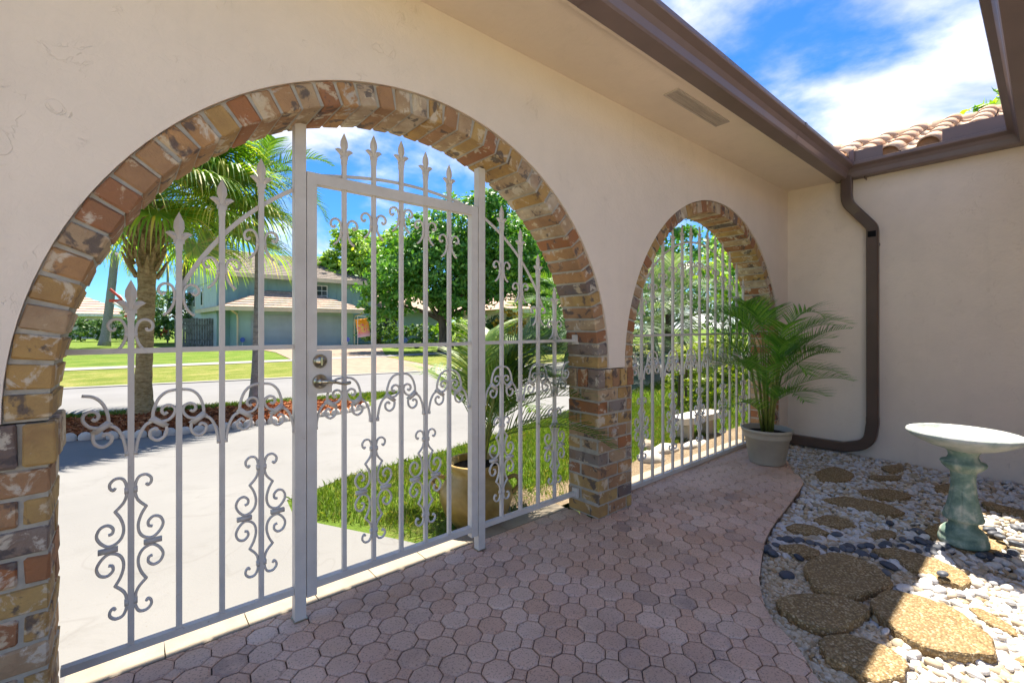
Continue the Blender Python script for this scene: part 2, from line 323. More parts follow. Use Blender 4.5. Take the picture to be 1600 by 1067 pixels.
# ------------------------------------------------------------------ mesh helpers
def link(o, parent=None):
    C.objects.link(o)
    if parent: o.parent = parent
    return o
def tag(o, label=None, cat=None, group=None, kind=None):
    if label: o['label'] = label
    if cat: o['category'] = cat
    if group: o['group'] = group
    if kind: o['kind'] = kind
    return o
def thing(name, label, cat, loc=(0, 0, 0), group=None, rz=0):
    o = bpy.data.objects.new(name, None); o.location = loc; o.rotation_euler = (0, 0, rz); o.empty_display_size = .1
    link(o); return tag(o, label, cat, group)
class MB:
    def __init__(s): s.v = []; s.f = []
    def add(s, vs, fs):
        k = len(s.v); s.v += [tuple(p) for p in vs]; s.f += [tuple(i+k for i in q) for q in fs]; return s
    def box(s, x0, x1, y0, y1, z0, z1):
        return s.add([(x0, y0, z0), (x1, y0, z0), (x1, y1, z0), (x0, y1, z0), (x0, y0, z1), (x1, y0, z1), (x1, y1, z1), (x0, y1, z1)],
                     [(0, 3, 2, 1), (4, 5, 6, 7), (0, 1, 5, 4), (1, 2, 6, 5), (2, 3, 7, 6), (3, 0, 4, 7)])
    def prism(s, poly, z0, z1):
        n = len(poly); a = sum(poly[i][0]*poly[(i+1) % n][1]-poly[(i+1) % n][0]*poly[i][1] for i in range(n))
        if a < 0: poly = poly[::-1]
        vs = [(p[0], p[1], z0) for p in poly]+[(p[0], p[1], z1) for p in poly]
        fs = [tuple(range(n, 2*n)), tuple(range(n-1, -1, -1))]+[(i, (i+1) % n, n+(i+1) % n, n+i) for i in range(n)]
        return s.add(vs, fs)
    def tube(s, pts, rads, seg=8, cap=True):
        pts = [Vector(p) for p in pts]; n = len(pts); rings = []; ref = Vector((0, 0, 1))
        for i, p in enumerate(pts):
            d = (pts[min(i+1, n-1)]-pts[max(i-1, 0)]).normalized()
            r_ = ref if abs(d.dot(ref)) < .95 else Vector((1, 0, 0))
            a = d.cross(r_).normalized(); b = a.cross(d).normalized()
            r = rads[i] if hasattr(rads, '__len__') else rads
            rings.append([p+a*math.cos(2*math.pi*k/seg)*r+b*math.sin(2*math.pi*k/seg)*r for k in range(seg)])
        vs = [q for rg in rings for q in rg]; fs = []
        for i in range(n-1):
            for k in range(seg):
                fs.append((i*seg+k, i*seg+(k+1) % seg, (i+1)*seg+(k+1) % seg, (i+1)*seg+k))
        if cap: fs += [tuple(range(seg-1, -1, -1)), tuple(range((n-1)*seg, n*seg))]
        return s.add(vs, fs)
    def lathe(s, prof, seg=40, close=False, mod=None):
        vs = []; n = len(prof)
        for i, (r, z) in enumerate(prof):
            for k in range(seg):
                a = 2*math.pi*k/seg; rr = r*(mod(a, z) if mod else 1); vs.append((rr*math.cos(a), rr*math.sin(a), z))
        fs = [(i*seg+k, i*seg+(k+1) % seg, (i+1)*seg+(k+1) % seg, (i+1)*seg+k) for i in range(n-1) for k in range(seg)]
        if close: fs += [tuple(range(seg-1, -1, -1)), tuple(range((n-1)*seg, n*seg))]
        return s.add(vs, fs)
    def mesh(s, name, smooth=False):
        me = bpy.data.meshes.new(name); me.from_pydata(s.v, [], s.f); me.validate()
        if smooth: me.polygons.foreach_set('use_smooth', [True]*len(me.polygons))
        me.update(); return me
    def obj(s, name, mat, parent=None, smooth=False, loc=None):
        me = s.mesh(name, smooth); me.materials.append(M[mat]); o = bpy.data.objects.new(name, me); link(o, parent)
        if loc is not None: o.location = loc
        return o
def inst(name, me, parent, loc, rot=(0, 0, 0), sc=None):
    o = bpy.data.objects.new(name, me); link(o, parent); o.location = loc; o.rotation_euler = rot
    if sc: o.scale = sc
    return o
def rel(parent, p): return Vector(p)-parent.location
def np_mesh(name, V, Fq, mat, smooth=False):
    me = bpy.data.meshes.new(name); k = Fq.shape[1]
    me.vertices.add(len(V)); me.vertices.foreach_set('co', V.astype(np.float32).ravel())
    me.loops.add(Fq.size); me.loops.foreach_set('vertex_index', Fq.astype(np.int32).ravel())
    me.polygons.add(len(Fq)); me.polygons.foreach_set('loop_start', np.arange(0, Fq.size, k, dtype=np.int32)); me.polygons.foreach_set('loop_total', np.full(len(Fq), k, dtype=np.int32))
    if smooth: me.polygons.foreach_set('use_smooth', np.ones(len(Fq), dtype=bool))
    me.materials.append(M[mat]); me.update(calc_edges=True); me.validate(); return me
def sheet(name, poly, z, mat, kind='structure', thick=.0, parent=None):
    mb = MB()
    if thick: mb.prism([tuple(p) for p in poly], z-thick, z)
    else:
        n = len(poly); a = sum(poly[i][0]*poly[(i+1) % n][1]-poly[(i+1) % n][0]*poly[i][1] for i in range(n))
        pl = poly if a > 0 else poly[::-1]; mb.add([(p[0], p[1], z) for p in pl], [tuple(range(n))])
    o = mb.obj(name, mat, parent)
    if kind and not parent: o['kind'] = kind
    return o
def chaikin(P, it=2, closed=False):
    P = [Vector(p) for p in P]
    for _ in range(it):
        Q = [] if closed else [P[0]]; n = len(P)
        for i in range(n if closed else n-1):
            a, b = P[i], P[(i+1) % n]; Q += [a*.75+b*.25, a*.25+b*.75]
        if not closed: Q.append(P[-1])
        P = Q
    return P
def catmull(P, per=6):
    P = [Vector(p) for p in P]; out = []
    for i in range(len(P)-1):
        p0, p1, p2, p3 = P[max(i-1, 0)], P[i], P[i+1], P[min(i+2, len(P)-1)]
        for k in range(per):
            t = k/per
            out.append(.5*((2*p1)+(-p0+p2)*t+(2*p0-5*p1+4*p2-p3)*t*t+(-p0+3*p1-3*p2+p3)*t**3))
    return out+[P[-1]]
def in_poly(p, poly):
    x, y = p[0], p[1]; c = False; n = len(poly); j = n-1
    for i in range(n):
        a, b = poly[i], poly[j]
        if (a[1] > y) != (b[1] > y) and x < (b[0]-a[0])*(y-a[1])/(b[1]-a[1])+a[0]: c = not c
        j = i
    return c
def points_in(poly, n, extra=None):
    xs = [p[0] for p in poly]; ys = [p[1] for p in poly]; out = []
    while len(out) < n:
        p = (random.uniform(min(xs), max(xs)), random.uniform(min(ys), max(ys)))
        if in_poly(p, poly) and (extra is None or extra(p)): out.append(p)
    return out

# ------------------------------------------------------------------ ground, road, driveway
sheet('ground', [(-400, -120), (400, -120), (400, 700), (-400, 700)], -.09, 'lawn')
LAWN = [(1.35, 2.2), (1.2, 2.5), (1.08, 2.72), (.93, 3.0), (.85, 3.3), (.88, 3.55), (1.41, 3.78), (2.45, 3.95), (4.92, 4.6), (8, 5.3), (13, 6.6), (60, 7.2), (60, 2.2)]
lawn_o = sheet('front_lawn', LAWN, -.045, 'lawn')
DRIVE = [(-14, 2.2), (1.35, 2.2), (1.2, 2.5), (1.08, 2.72), (.93, 3.0), (.85, 3.3), (.88, 3.55), (1.41, 3.78), (2.45, 3.95), (4.92, 4.6), (8, 5.3), (13, 6.6), (60, 7.2), (60, 8.5), (14, 7.62), (4.1, 8.14), (3.2, 7.4), (3.0, 7.0), (2.48, 6.63), (1.68, 6.54), (.53, 6.52), (-.53, 6.96), (-6, 8.2), (-14, 10)]
sheet('driveway', DRIVE, -.04, 'concrete')
sheet('bounce_patio', [(-14, -8), (2.4, -8), (2.4, -1.4), (.6, -1.4), (.85, -.92), (-14, -.92)], -.02, 'bounce_stone')  # added out of view behind the camera, reflects sun onto the arch wall
sheet('street', [(-60, 16), (-14, 10.7), (-1, 8.85), (4.1, 8.15), (14, 7.62), (60, 8.5), (60, 12), (12, 11.0), (6, 11.5), (3.2, 12.1), (-1, 12.95), (-14, 14.8), (-60, 20)], -.05, 'asphalt')
sheet('kerb', [(-60, 20), (-14, 14.8), (-1, 12.95), (3.2, 12.1), (6, 11.5), (12, 11.0), (60, 12), (60, 12.2), (12, 11.2), (6, 11.7), (3.2, 12.3), (-1, 13.15), (-14, 15.0), (-60, 20.2)], -.03, 'kerb_concrete', thick=.06)
sheet('sidewalk', [(-60, 22), (-14, 19.6), (-1.4, 18.7), (5, 18.5), (12, 18.9), (60, 20), (60, 21.2), (12, 20.1), (5, 19.6), (-1.4, 19.9), (-14, 20.8), (-60, 23.2)], -.06, 'kerb_concrete')
sheet('neighbour_driveway', [(3.4, 12.25), (7.6, 11.6), (8.6, 18.6), (12.6, 28), (12.9, 33.6), (5.9, 33.6), (5.9, 26), (4.9, 18.6)], -.07, 'far_paver')
ground_mat('dry_lawn', [(.36, (.10, .14, .02)), (.5, (.16, .19, .035)), (.62, (.27, .245, .08))], 1.3, 20)
sheet('grass_verge', [(-14, 15.0), (-1, 13.15), (3.2, 12.3), (3.4, 12.27), (4.85, 18.45), (-1.4, 18.65), (-14, 19.5)], -.075, 'dry_lawn')
sheet('grass_verge', [(7.7, 11.62), (12, 11.25), (40, 11.8), (40, 19.3), (12, 18.85), (8.65, 18.6)], -.075, 'dry_lawn')
# sill strip of pale tiles below the gates
for k in range(9):
    x0 = -.16+k*.27; x1 = min(2.24, x0+.266)
    if k == 0: sill = tag(bpy.data.objects.new('threshold', None), kind='structure'); sill.location = (1, 2.14, 0); link(sill)
    MB().box(x0, x1, 2.084, 2.2, -.06, -.002).obj('sill_tile', 'threshold', sill, loc=-sill.location)
MB().box(2.6, 5.08, 2.084, 2.2, -.06, -.012).obj('sill_strip', 'threshold', sill, loc=-sill.location)
sheet('soil_strip', [(1.5, 2.2), (5.4, 2.2), (9, 2.2), (9, 2.5), (5.4, 2.52), (4.2, 2.6), (3.2, 2.42), (2.5, 2.6), (2.0, 2.62), (1.6, 2.5)], -.038, 'soil')

# ------------------------------------------------------------------ courtyard paving
EDGE = [(.9, -.9), (1.35, -.05), (1.62, .3), (1.79, .5), (1.93, .61), (2.05, .76), (2.22, .86), (2.43, .94), (2.87, 1.075), (3.4, 1.14), (3.99, 1.225), (4.16, 1.30), (4.27, 1.40), (4.75, 1.62), (4.9, 1.80)]
EDGE = [(p.x, p.y) for p in chaikin([(*q, 0) for q in EDGE], 2)]
PAVE = EDGE+[(5.08, 1.84), (5.08, 2.082), (2.62, 2.082), (2.58, 1.84), (2.28, 1.84), (2.23, 2.082), (-.16, 2.082), (-.2, 1.84), (-3, 1.84), (-3, -.9)]
walk = sheet('paved_walk', PAVE, -.010, 'joint_dirt', thick=.05)
def clip(poly, a, b):                      # keep the part left of a->b
    out = []; n = len(poly)
    side = lambda p: (b[0]-a[0])*(p[1]-a[1])-(b[1]-a[1])*(p[0]-a[0])
    for i in range(n):
        p, q = poly[i], poly[(i+1) % n]; sp, sq = side(p), side(q)
        if sp >= 0: out.append(p)
        if (sp > 0 and sq < 0) or (sp < 0 and sq > 0):
            t = sp/(sp-sq); out.append((p[0]+(q[0]-p[0])*t, p[1]+(q[1]-p[1])*t))
    return out
def chamfered(mb, poly, z0, z1, ch=.006):
    n = len(poly); cx = sum(p[0] for p in poly)/n; cy = sum(p[1] for p in poly)/n
    def shrink(p):
        d = math.hypot(p[0]-cx, p[1]-cy) or 1; k = max(0, 1-ch*1.1/d); return (cx+(p[0]-cx)*k, cy+(p[1]-cy)*k)
    inn = [shrink(p) for p in poly]
    vs = [(p[0], p[1], z0) for p in poly]+[(p[0], p[1], z1-ch*.55) for p in poly]+[(p[0], p[1], z1) for p in inn]
    fs = [tuple(range(2*n, 3*n))]
    for i in range(n):
        j = (i+1) % n; fs += [(i, j, n+j, n+i), (n+i, n+j, 2*n+j, 2*n+i)]
    mb.add(vs, fs)
def seg_hits(a, b, pl):
    def crs(o, p, q): return (p[0]-o[0])*(q[1]-o[1])-(p[1]-o[1])*(q[0]-o[0])
    for i in range(len(pl)):
        p, q = pl[i], pl[(i+1) % len(pl)]
        if crs(a, b, p)*crs(a, b, q) < 0 and crs(p, q, a)*crs(p, q, b) < 0: return True
    return False
PP = .1115; h = PP/2; e_ = h*.4142
def octo(g): return [(h-g, e_-g*.4), (e_-g*.4, h-g), (-e_+g*.4, h-g), (-h+g, e_-g*.4), (-h+g, -e_+g*.4), (-e_+g*.4, -h+g), (e_-g*.4, -h+g), (h-g, -e_+g*.4)]
def tail(g): return [(h, e_+g*1.2), (h+h-e_-g*1.4, h), (h, h+h-e_-g*1.4), (e_+g*1.2, h)]
pm = []
for k in range(3):
    mb = MB(); chamfered(mb, octo(.0026), -.04, 0, .008); chamfered(mb, tail(.0012), -.04, -.0005, .005); me = mb.mesh('paver'); me.materials.append(M['paver']); pm.append(me)
TH = R_(-6.5); ct, st_ = math.cos(TH), math.sin(TH)
def lat(x, y): return (x*ct-y*st_, x*st_+y*ct)
cands = []
for i in range(-60, 70):
    for j in range(-60, 70):
        c = lat(i*PP, j*PP); c = (c[0]+1.008, c[1]+1.363)
        if not (-3 < c[0] < 5.2 and -1 < c[1] < 2.2): continue
        q = proj((c[0], c[1], 0))
        if not q or not (-70 < q[0] < 1400 and q[1] < 1125): continue
        cs = [lat(*p) for p in octo(.0016)]; ts = [lat(*p) for p in tail(.0012)]
        ws = [(p[0]+c[0], p[1]+c[1]) for p in cs+ts]
        ins = [in_poly(p, PAVE) for p in ws]
        if not any(ins): continue
        vis = -50 < q[0] < 1330 and q[1] < 1110
        cands.append((q[2]+(0 if vis else 50), c, all(ins)))
cands.sort(key=lambda t: t[0])
# half-plane clip lines: the curved bed edge, wall feet
EL = [(EDGE[i+1], EDGE[i]) for i in range(len(EDGE)-1)]
rest = MB(); npv = 0
for d_, c, whole in cands:
    rz = TH
    dz = random.uniform(-.0022, .0012)
    if whole and npv < 300:
        o = inst('paver', random.choice(pm), walk, (c[0], c[1], dz), (random.uniform(-.008, .008), random.uniform(-.008, .008), rz)); npv += 1; continue
    pieces = []
    for base in (octo(.0016), tail(.0012)):
        pl = [lat(*p) for p in base]; pl = [(p[0]+c[0], p[1]+c[1]) for p in pl]
        if not whole:
            for a, b in EL:
                mx_, my_ = (a[0]+b[0])/2, (a[1]+b[1])/2
                if len(pl) > 2 and seg_hits(b, a, pl): pl = clip(pl, b, a)
            if c[1] > 1.6:
                inarch = (-.16 < c[0] < 2.23) or (2.62 < c[0] < 5.08)
                yy = 2.08 if inarch else 1.84
                pl = clip(pl, (5, yy), (-5, yy)) if len(pl) > 2 else pl
        if len(pl) > 2:
            gc = (sum(p[0] for p in pl)/len(pl), sum(p[1] for p in pl)/len(pl))
            if whole or in_poly(gc, PAVE): pieces.append(pl)
    if not pieces: continue
    tgt = rest if npv >= 300 else MB()
    for pl in pieces:
        if tgt is rest: chamfered(tgt, pl, -.04, dz)
        else: chamfered(tgt, [(p[0]-c[0], p[1]-c[1]) for p in pl], -.04, 0)
    if tgt is not rest:
        tgt.obj('paver', 'paver', walk, loc=(c[0], c[1], dz)); npv += 1
if rest.v:
    o = rest.obj('far_pavers', 'paver', walk); o['kind'] = 'stuff'

# ------------------------------------------------------------------ arch wall: stucco, bricks
WY0, WY1 = 1.82, 2.08
A1 = (1.0435, .94, 1.205); A2 = (3.845, .925, 1.24); RT_ = .095
wall = thing('arch_wall', 'cream stucco wall with two brick arches on brick pillars', 'wall', (1.0, 1.95, 0))
def zlow(x):
    for cx, cz, r in (A1, A2):
        ro = r+RT_
        if abs(x-cx) < ro: return cz+math.sqrt(max(0, ro*ro-(x-cx)**2))
    return 0.0
TOP = 2.68
def build_stucco():
    mb = MB(); y0, y1 = WY0-.008, WY1+.008
    def strip(xs, zl):
        n = len(xs); vs = []
        for x, z in zip(xs, zl): vs += [(x, y0, z), (x, y0, TOP), (x, y1, z), (x, y1, TOP)]
        fs = []
        for i in range(n-1):
            a, b = 4*i, 4*i+4
            fs += [(a, b, b+1, a+1), (b+2, a+2, a+3, b+3), (a, a+2, b+2, b)]
        fs += [(0, 1, 3, 2), (4*n-4, 4*n-2, 4*n-1, 4*n-3)]
        mb.add(vs, fs)
    for cx, cz, r in (A1, A2):
        ro = r+RT_+.001; xs = [cx-ro*math.cos(math.pi*k/72) for k in range(73)]; strip(xs, [cz+ro*math.sin(math.pi*k/72) for k in range(73)])
    l1 = A1[0]-A1[2]-RT_-.001; r1 = A1[0]+A1[2]+RT_+.001; l2 = A2[0]-A2[2]-RT_-.001; r2 = A2[0]+A2[2]+RT_+.001
    strip([l1-.26, l1], [.942, .942]); strip([r1, l2], [.942, .942]); strip([r2, 5.4], [.0, .0]); strip([-4.2, l1-.26], [0, 0])
    mb.obj('stucco', 'stucco', wall, loc=-wall.location)
build_stucco()
def brick_mesh(sx, sy, sz, bev=.005, cache={}, var=None):
    k = (round(sx, 3), round(sy, 3), round(sz, 3), random.randrange(3) if var is None else var)
    if k in cache: return cache[k]
    bm = bmesh.new(); bmesh.ops.create_cube(bm, size=1)
    bmesh.ops.scale(bm, vec=(sx, sy, sz), verts=bm.verts)
    bmesh.ops.bevel(bm, geom=list(bm.edges), offset=bev, segments=1, affect='EDGES')
    for v in bm.verts: v.co += Vector((random.uniform(-1, 1), random.uniform(-1, 1), random.uniform(-1, 1)))*.0026
    me = bpy.data.meshes.new('brick'); bm.to_mesh(me); bm.free(); me.materials.append(M['brick']); cache[k] = me; return me
def put_brick(x0, x1, y0, y1, z0, z1, parent=wall):
    j = .0055
    me = brick_mesh(x1-x0-2*j, y1-y0-2*j, z1-z0-2*j)
    fl = random.choice((0, math.pi))
    return inst('brick', me, parent, rel(parent, ((x0+x1)/2+random.uniform(-.001, .001), (y0+y1)/2+random.uniform(-.0015, .0015), (z0+z1)/2)), (0, 0, fl))
CH = .0813
def pier(x0, x1, name_left=True):
    w = x1-x0; MB().box(x0+.008, x1-.008, WY0+.008, WY1-.008, 0, .935).obj('mortar', 'mortar', wall, loc=-wall.location)
    y0, y1 = WY0-.004, WY1+.004
    for k in range(10):
        z0, z1 = k*CH, (k+1)*CH
        if k % 2 == 0:
            a, b = x0+.105, x1-.06 if w > .3 else x1
            put_brick(x0, a, y0, y1, z0, z1); put_brick(a, b, y0, y0+.13, z0, z1); put_brick(a, b, y0+.13, y1, z0, z1)
            if b < x1: put_brick(b, x1, y0, y1, z0, z1)
        else:
            a = x0+min(.2, w*.56)
            put_brick(x0, a, y0, y0+.155, z0, z1); put_brick(a, x1, y0, y0+.155, z0, z1)
            put_brick(x0, a, y0+.155, y1, z0, z1); put_brick(a, x1, y0+.155, y1, z0, z1)
    zs0, zs1 = .813, .94; p = .014
    n = max(3, round((w+2*p)/.0735)); X0, X1 = x0-p, x1+p; Y0, Y1 = WY0-p, WY1+p
    for k in range(n):
        a, b = X0+(X1-X0)*k/n, X0+(X1-X0)*(k+1)/n
        put_brick(a, b, Y0, Y0+.1, zs0, zs1); put_brick(a, b, Y1-.1, Y1, zs0, zs1)
    put_brick(X0, X0+.1, Y0+.1, Y1-.1, zs0, zs1); put_brick(X1-.1, X1, Y0+.1, Y1-.1, zs0, zs1)
pier(A1[0]-A1[2]-.355, A1[0]-A1[2]); pier(A1[0]+A1[2], A2[0]-A2[2]); pier(A2[0]+A2[2], A2[0]+A2[2]+.2)
def ring(cx, cz, r, n):
    mb = MB(); m = 72; ro = r+RT_; ri = r+.007; y0, y1 = WY0+.007, WY1-.007
    vs = []
    for k in range(m+1):
        a = math.pi*k/m; c_, s_ = -math.cos(a), math.sin(a)
        vs += [(cx+ri*c_, y0, cz+ri*s_), (cx+ro*c_, y0, cz+ro*s_), (cx+ri*c_, y1, cz+ri*s_), (cx+ro*c_, y1, cz+ro*s_)]
    fs = []
    for k in range(m):
        a, b = 4*k, 4*k+4; fs += [(a, b, b+1, a+1), (b+2, a+2, a+3, b+3), (a+2, b+2, b, a)]
    mb.add(vs, fs); mb.obj('arch_mortar', 'mortar', wall, loc=-wall.location)
    meshes = []
    da = math.pi/n
    for q in range(4):
        bm = bmesh.new(); bmesh.ops.create_cube(bm, size=1)
        for v in bm.verts:
            rr = r+.0005 if v.co.z < 0 else ro-.0015; wd = 2*rr*math.tan(da/2)-.0125
            v.co = Vector((v.co.x*wd, v.co.y*(WY1-WY0+.002), rr))
        bmesh.ops.bevel(bm, geom=list(bm.edges), offset=.005, segments=1, affect='EDGES')
        for v in bm.verts: v.co += Vector((random.uniform(-1, 1), random.uniform(-1, 1), random.uniform(-1, 1)))*.0028
        off = Vector((0, 0, r+RT_/2))
        for v in bm.verts: v.co -= off
        me = bpy.data.meshes.new('arch_brick'); bm.to_mesh(me); bm.free(); me.materials.append(M['brick']); meshes.append(me)
    for k in range(n):
        a = math.pi*(k+.5)/n; rr = r+RT_/2+random.uniform(-.0015, .001)
        inst('arch_brick', random.choice(meshes), wall, rel(wall, (cx-rr*math.cos(a), (WY0+WY1)/2+random.uniform(-.002, .002), cz+rr*math.sin(a))), (0, a-math.pi/2, 0))
ring(*A1, 48); ring(*A2, 49)

# right-hand wall, house wall behind the camera
rw = thing('courtyard_wall', 'plain cream stucco wall with the brown downspout at the end of the courtyard', 'wall', (5.5, 0, 0))
MB().box(5.4, 5.65, -1.6, 2.08, -.1, 2.70).obj('stucco', 'stucco', rw, loc=-rw.location)
hw = thing('house_wall', 'cream stucco house wall behind the viewer along the pebble bed', 'wall', (3, -1.2, 0))
MB().box(2.4, 5.4, -1.4, -1.2, -.1, 2.70).obj('stucco', 'stucco', hw, loc=-hw.location)

# ------------------------------------------------------------------ eaves, gutters, tiles
def S_tile(length=.42, w=.27):
    # one S-shaped clay tile, running along +x (up slope), width along y
    prof = []
    for k in range(9):
        a = math.pi*k/8; prof.append((-.075*math.cos(a)-.045, .065*math.sin(a)+.012))
    for k in range(1, 6):
        a = math.pi*k/5; prof.append((.03+.0525*(1-math.cos(a)), .012-.018*math.sin(a)))
    th = .013; mb = MB(); n = len(prof); vs = []
    for x in (0, length):
        for y, z in prof: vs.append((x, y, z))
        for y, z in prof: vs.append((x, y, z-th))
    fs = []
    for i in range(n-1):
        fs += [(i, i+1, 2*n+i+1, 2*n+i), (n+i+1, n+i, 3*n+i, 3*n+i+1), (i, n+i, n+i+1, i+1), (2*n+i, 2*n+i+1, 3*n+i+1, 3*n+i)]
    mb.add(vs, fs); me = mb.mesh('roof_tile', True); me.materials.append(M['roof_tile']); return me
tile_me = S_tile()
def tile_end(z0=-.03):
    mb = MB(); pts = [(-.125, -.03)]+[(-.075*math.cos(math.pi*k/8)-.045, .06*math.sin(math.pi*k/8)+.002) for k in range(9)]+[(.135, -.02), (.135, -.03)]
    mb.add([(0, y, z) for y, z in pts]+[(.012, y, z) for y, z in pts], [tuple(range(len(pts))), tuple(range(2*len(pts)-1, len(pts)-1, -1))]); me = mb.mesh('bird_stop'); me.materials.append(M['paver_edge']); return me
end_me = tile_end()
def ridge_tile(L_=.42):
    mb = MB(); n = 9; vs = []
    for x, s in ((0, 1.0), (L_, .86)):
        for rr in (.105, .09):
            for k in range(n):
                a = math.pi*k/(n-1); vs.append((x, -rr*s*math.cos(a), rr*s*math.sin(a)))
    fs = []
    for i in range(n-1):
        fs += [(i, i+1, 2*n+i+1, 2*n+i), (n+i+1, n+i, 3*n+i, 3*n+i+1), (i, n+i, n+i+1, i+1)]
    mb.add(vs, fs); me = mb.mesh('ridge_tile', True); me.materials.append(M['roof_tile']); return me
ridge_me = ridge_tile()
# porch roof over the arches (runs along x)
er = thing('porch_roof', 'cream eave and clay tile roof running above the brick arches', 'roof', (1, 1.95, 2.66))
mb = MB(); mb.box(-4.2, 5.398, 1.38, 1.811, 2.655, 2.675); mb.box(-4.2, 5.65, 2.09, 2.82, 2.655, 2.675)
mb.obj('soffit', 'soffit', er, loc=-er.location)
MB().box(-4.2, 5.32, 1.365, 1.385, 2.635, 2.80).obj('fascia', 'soffit', er, loc=-er.location)
MB().box(-4.2, 5.65, 2.80, 2.83, 2.635, 2.80).obj('fascia', 'soffit', er, loc=-er.location)
SL = .30
mb = MB(); mb.add([(-4.2, 1.33, 2.79), (5.65, 1.33, 2.79), (5.65, 2.08, 2.79+.75*SL), (-4.2, 2.08, 2.79+.75*SL), (5.65, 2.84, 2.79), (-4.2, 2.84, 2.79)], [(0, 1, 2, 3), (3, 2, 4, 5), (0, 5, 4, 1), (0, 3, 5), (1, 4, 2)])
mb.obj('deck', 'joint_dirt', er, loc=-er.location)
ang = math.atan(SL)
x = -2.0
while x < 5.3:
    for k in range(2):
        d = k*.36; inst('roof_tile', tile_me, er, rel(er, (x, 1.315+d*math.cos(ang), 2.795+d*SL+.012*k)), Matrix.Rotation(math.pi/2, 3, 'Z').to_euler() if False else (0, 0, 0))
        C.objects[-1].rotation_euler = (Matrix.Rotation(math.pi/2, 3, 'Z') @ Matrix.Rotation(-ang, 3, 'Y')).to_euler()
        inst('roof_tile', tile_me, er, rel(er, (x, 2.90-d*math.cos(ang), 2.80+d*SL+.012*k)))
        C.objects[-1].rotation_euler = (Matrix.Rotation(-math.pi/2, 3, 'Z') @ Matrix.Rotation(-ang, 3, 'Y')).to_euler()
    x += .27
for k in range(20):
    inst('ridge_tile', ridge_me, er, rel(er, (-1.8+.37*k, 2.08, 3.02)), (0, -.02, 0))
# K-style gutter profile swept along straight runs
KP = [(0, 0), (.085, 0), (.092, .012), (.098, .05), (.112, .078), (.145, .098), (.148, .105), (.148, .128), (.138, .132), (.136, .118), (.13, .108), (.1, .086), (.088, .056), (.08, .012), (.006, .008), (.006, .13), (0, .13)]
KP = [(a*1.12, b) for a, b in KP]
def gutter_run(o, axis, start, end, base, z, sign, name='gutter'):
    # profile offset goes along 'sign' on the other axis, from wall line 'base'
    mb = MB(); n = len(KP); vs = []
    for s in (start, end):
        for a, b in KP:
            vs.append((s, base+sign*a, z+b) if axis == 'x' else (base+sign*a, s, z+b))
    fs = [(i, (i+1) % n, n+(i+1) % n, n+i) for i in range(n)]
    # end caps as fans of quads along the thin shell are left open; runs butt into each other
    mb.add(vs, fs); g = mb.obj(name, 'gutter', o, loc=-o.location); return g
gt = thing('gutter', 'long brown metal gutter along the eave above the arches', 'gutter', (1, 1.25, 2.63))
gutter_run(gt, 'x', -4.2, 5.385, 1.363, 2.63, -1, 'trough')
def seam(o, axis, s, base, z, sign):
    n0 = list(KP)
    for i in range(len(KP)): KP[i] = (KP[i][0]*1.02+.001, KP[i][1]*1.02-.0025)
    gutter_run(o, axis, s-.018, s+.018, base, z, sign, 'seam_band'); KP[:] = n0
for sx in (1.55, 3.95): seam(gt, 'x', sx, 1.363, 2.63, -1)
gt2 = thing('gutter', 'short brown gutter on top of the end wall with raised splash guards', 'gutter', (5.3, .7, 2.63))
gutter_run(gt2, 'y', .05, 1.363, 5.392, 2.632, -1, 'trough')
MB().box(5.365, 5.371, .98, 1.235, 2.755, 2.865).obj('splash_guard', 'gutter', gt2, loc=-gt2.location+Vector((-.12, 0, 0)))
MB().box(5.245, 5.251, .16, .585, 2.755, 2.87).obj('splash_guard', 'gutter', gt2, loc=-gt2.location)
mb = MB(); mb.add([(5.22, 1.19, 2.755), (5.26, 1.235, 2.755), (5.26, 1.235, 2.875), (5.22, 1.19, 2.875), (5.216, 1.194, 2.755), (5.256, 1.239, 2.755), (5.256, 1.239, 2.875), (5.216, 1.194, 2.875)], [(0, 1, 2, 3), (7, 6, 5, 4), (0, 4, 5, 1), (3, 2, 6, 7), (0, 3, 7, 4), (1, 5, 6, 2)])
mb.obj('corner_guard', 'gutter', gt2, loc=-gt2.location)
MB().box(5.33, 5.39, .1, 1.3, 2.745, 2.758).obj('hanger_flashing', 'vent', gt2, loc=-gt2.location)
gt3 = thing('gutter', 'brown gutter of the house eave overhead at the right edge', 'gutter', (1, .2, 2.63))
gutter_run(gt3, 'x', 2.4, 5.385, .05, 2.63, 1, 'trough')
he = thing('house_eave', 'cream soffit and tiled roof edge of the house overhead at the right edge', 'roof', (1, -.5, 2.66))
MB().box(2.4, 5.398, -1.2, .03, 2.655, 2.68).obj('soffit', 'soffit', he, loc=-he.location)
MB().box(2.4, 5.39, .03, .048, 2.635, 2.80).obj('fascia', 'soffit', he, loc=-he.location)
mb = MB(); mb.add([(2.4, .08, 2.80), (5.65, .08, 2.80), (5.65, -2.5, 3.6), (2.4, -2.5, 3.6)], [(0, 1, 2, 3)]); mb.obj('deck', 'roof_tile', he, loc=-he.location)
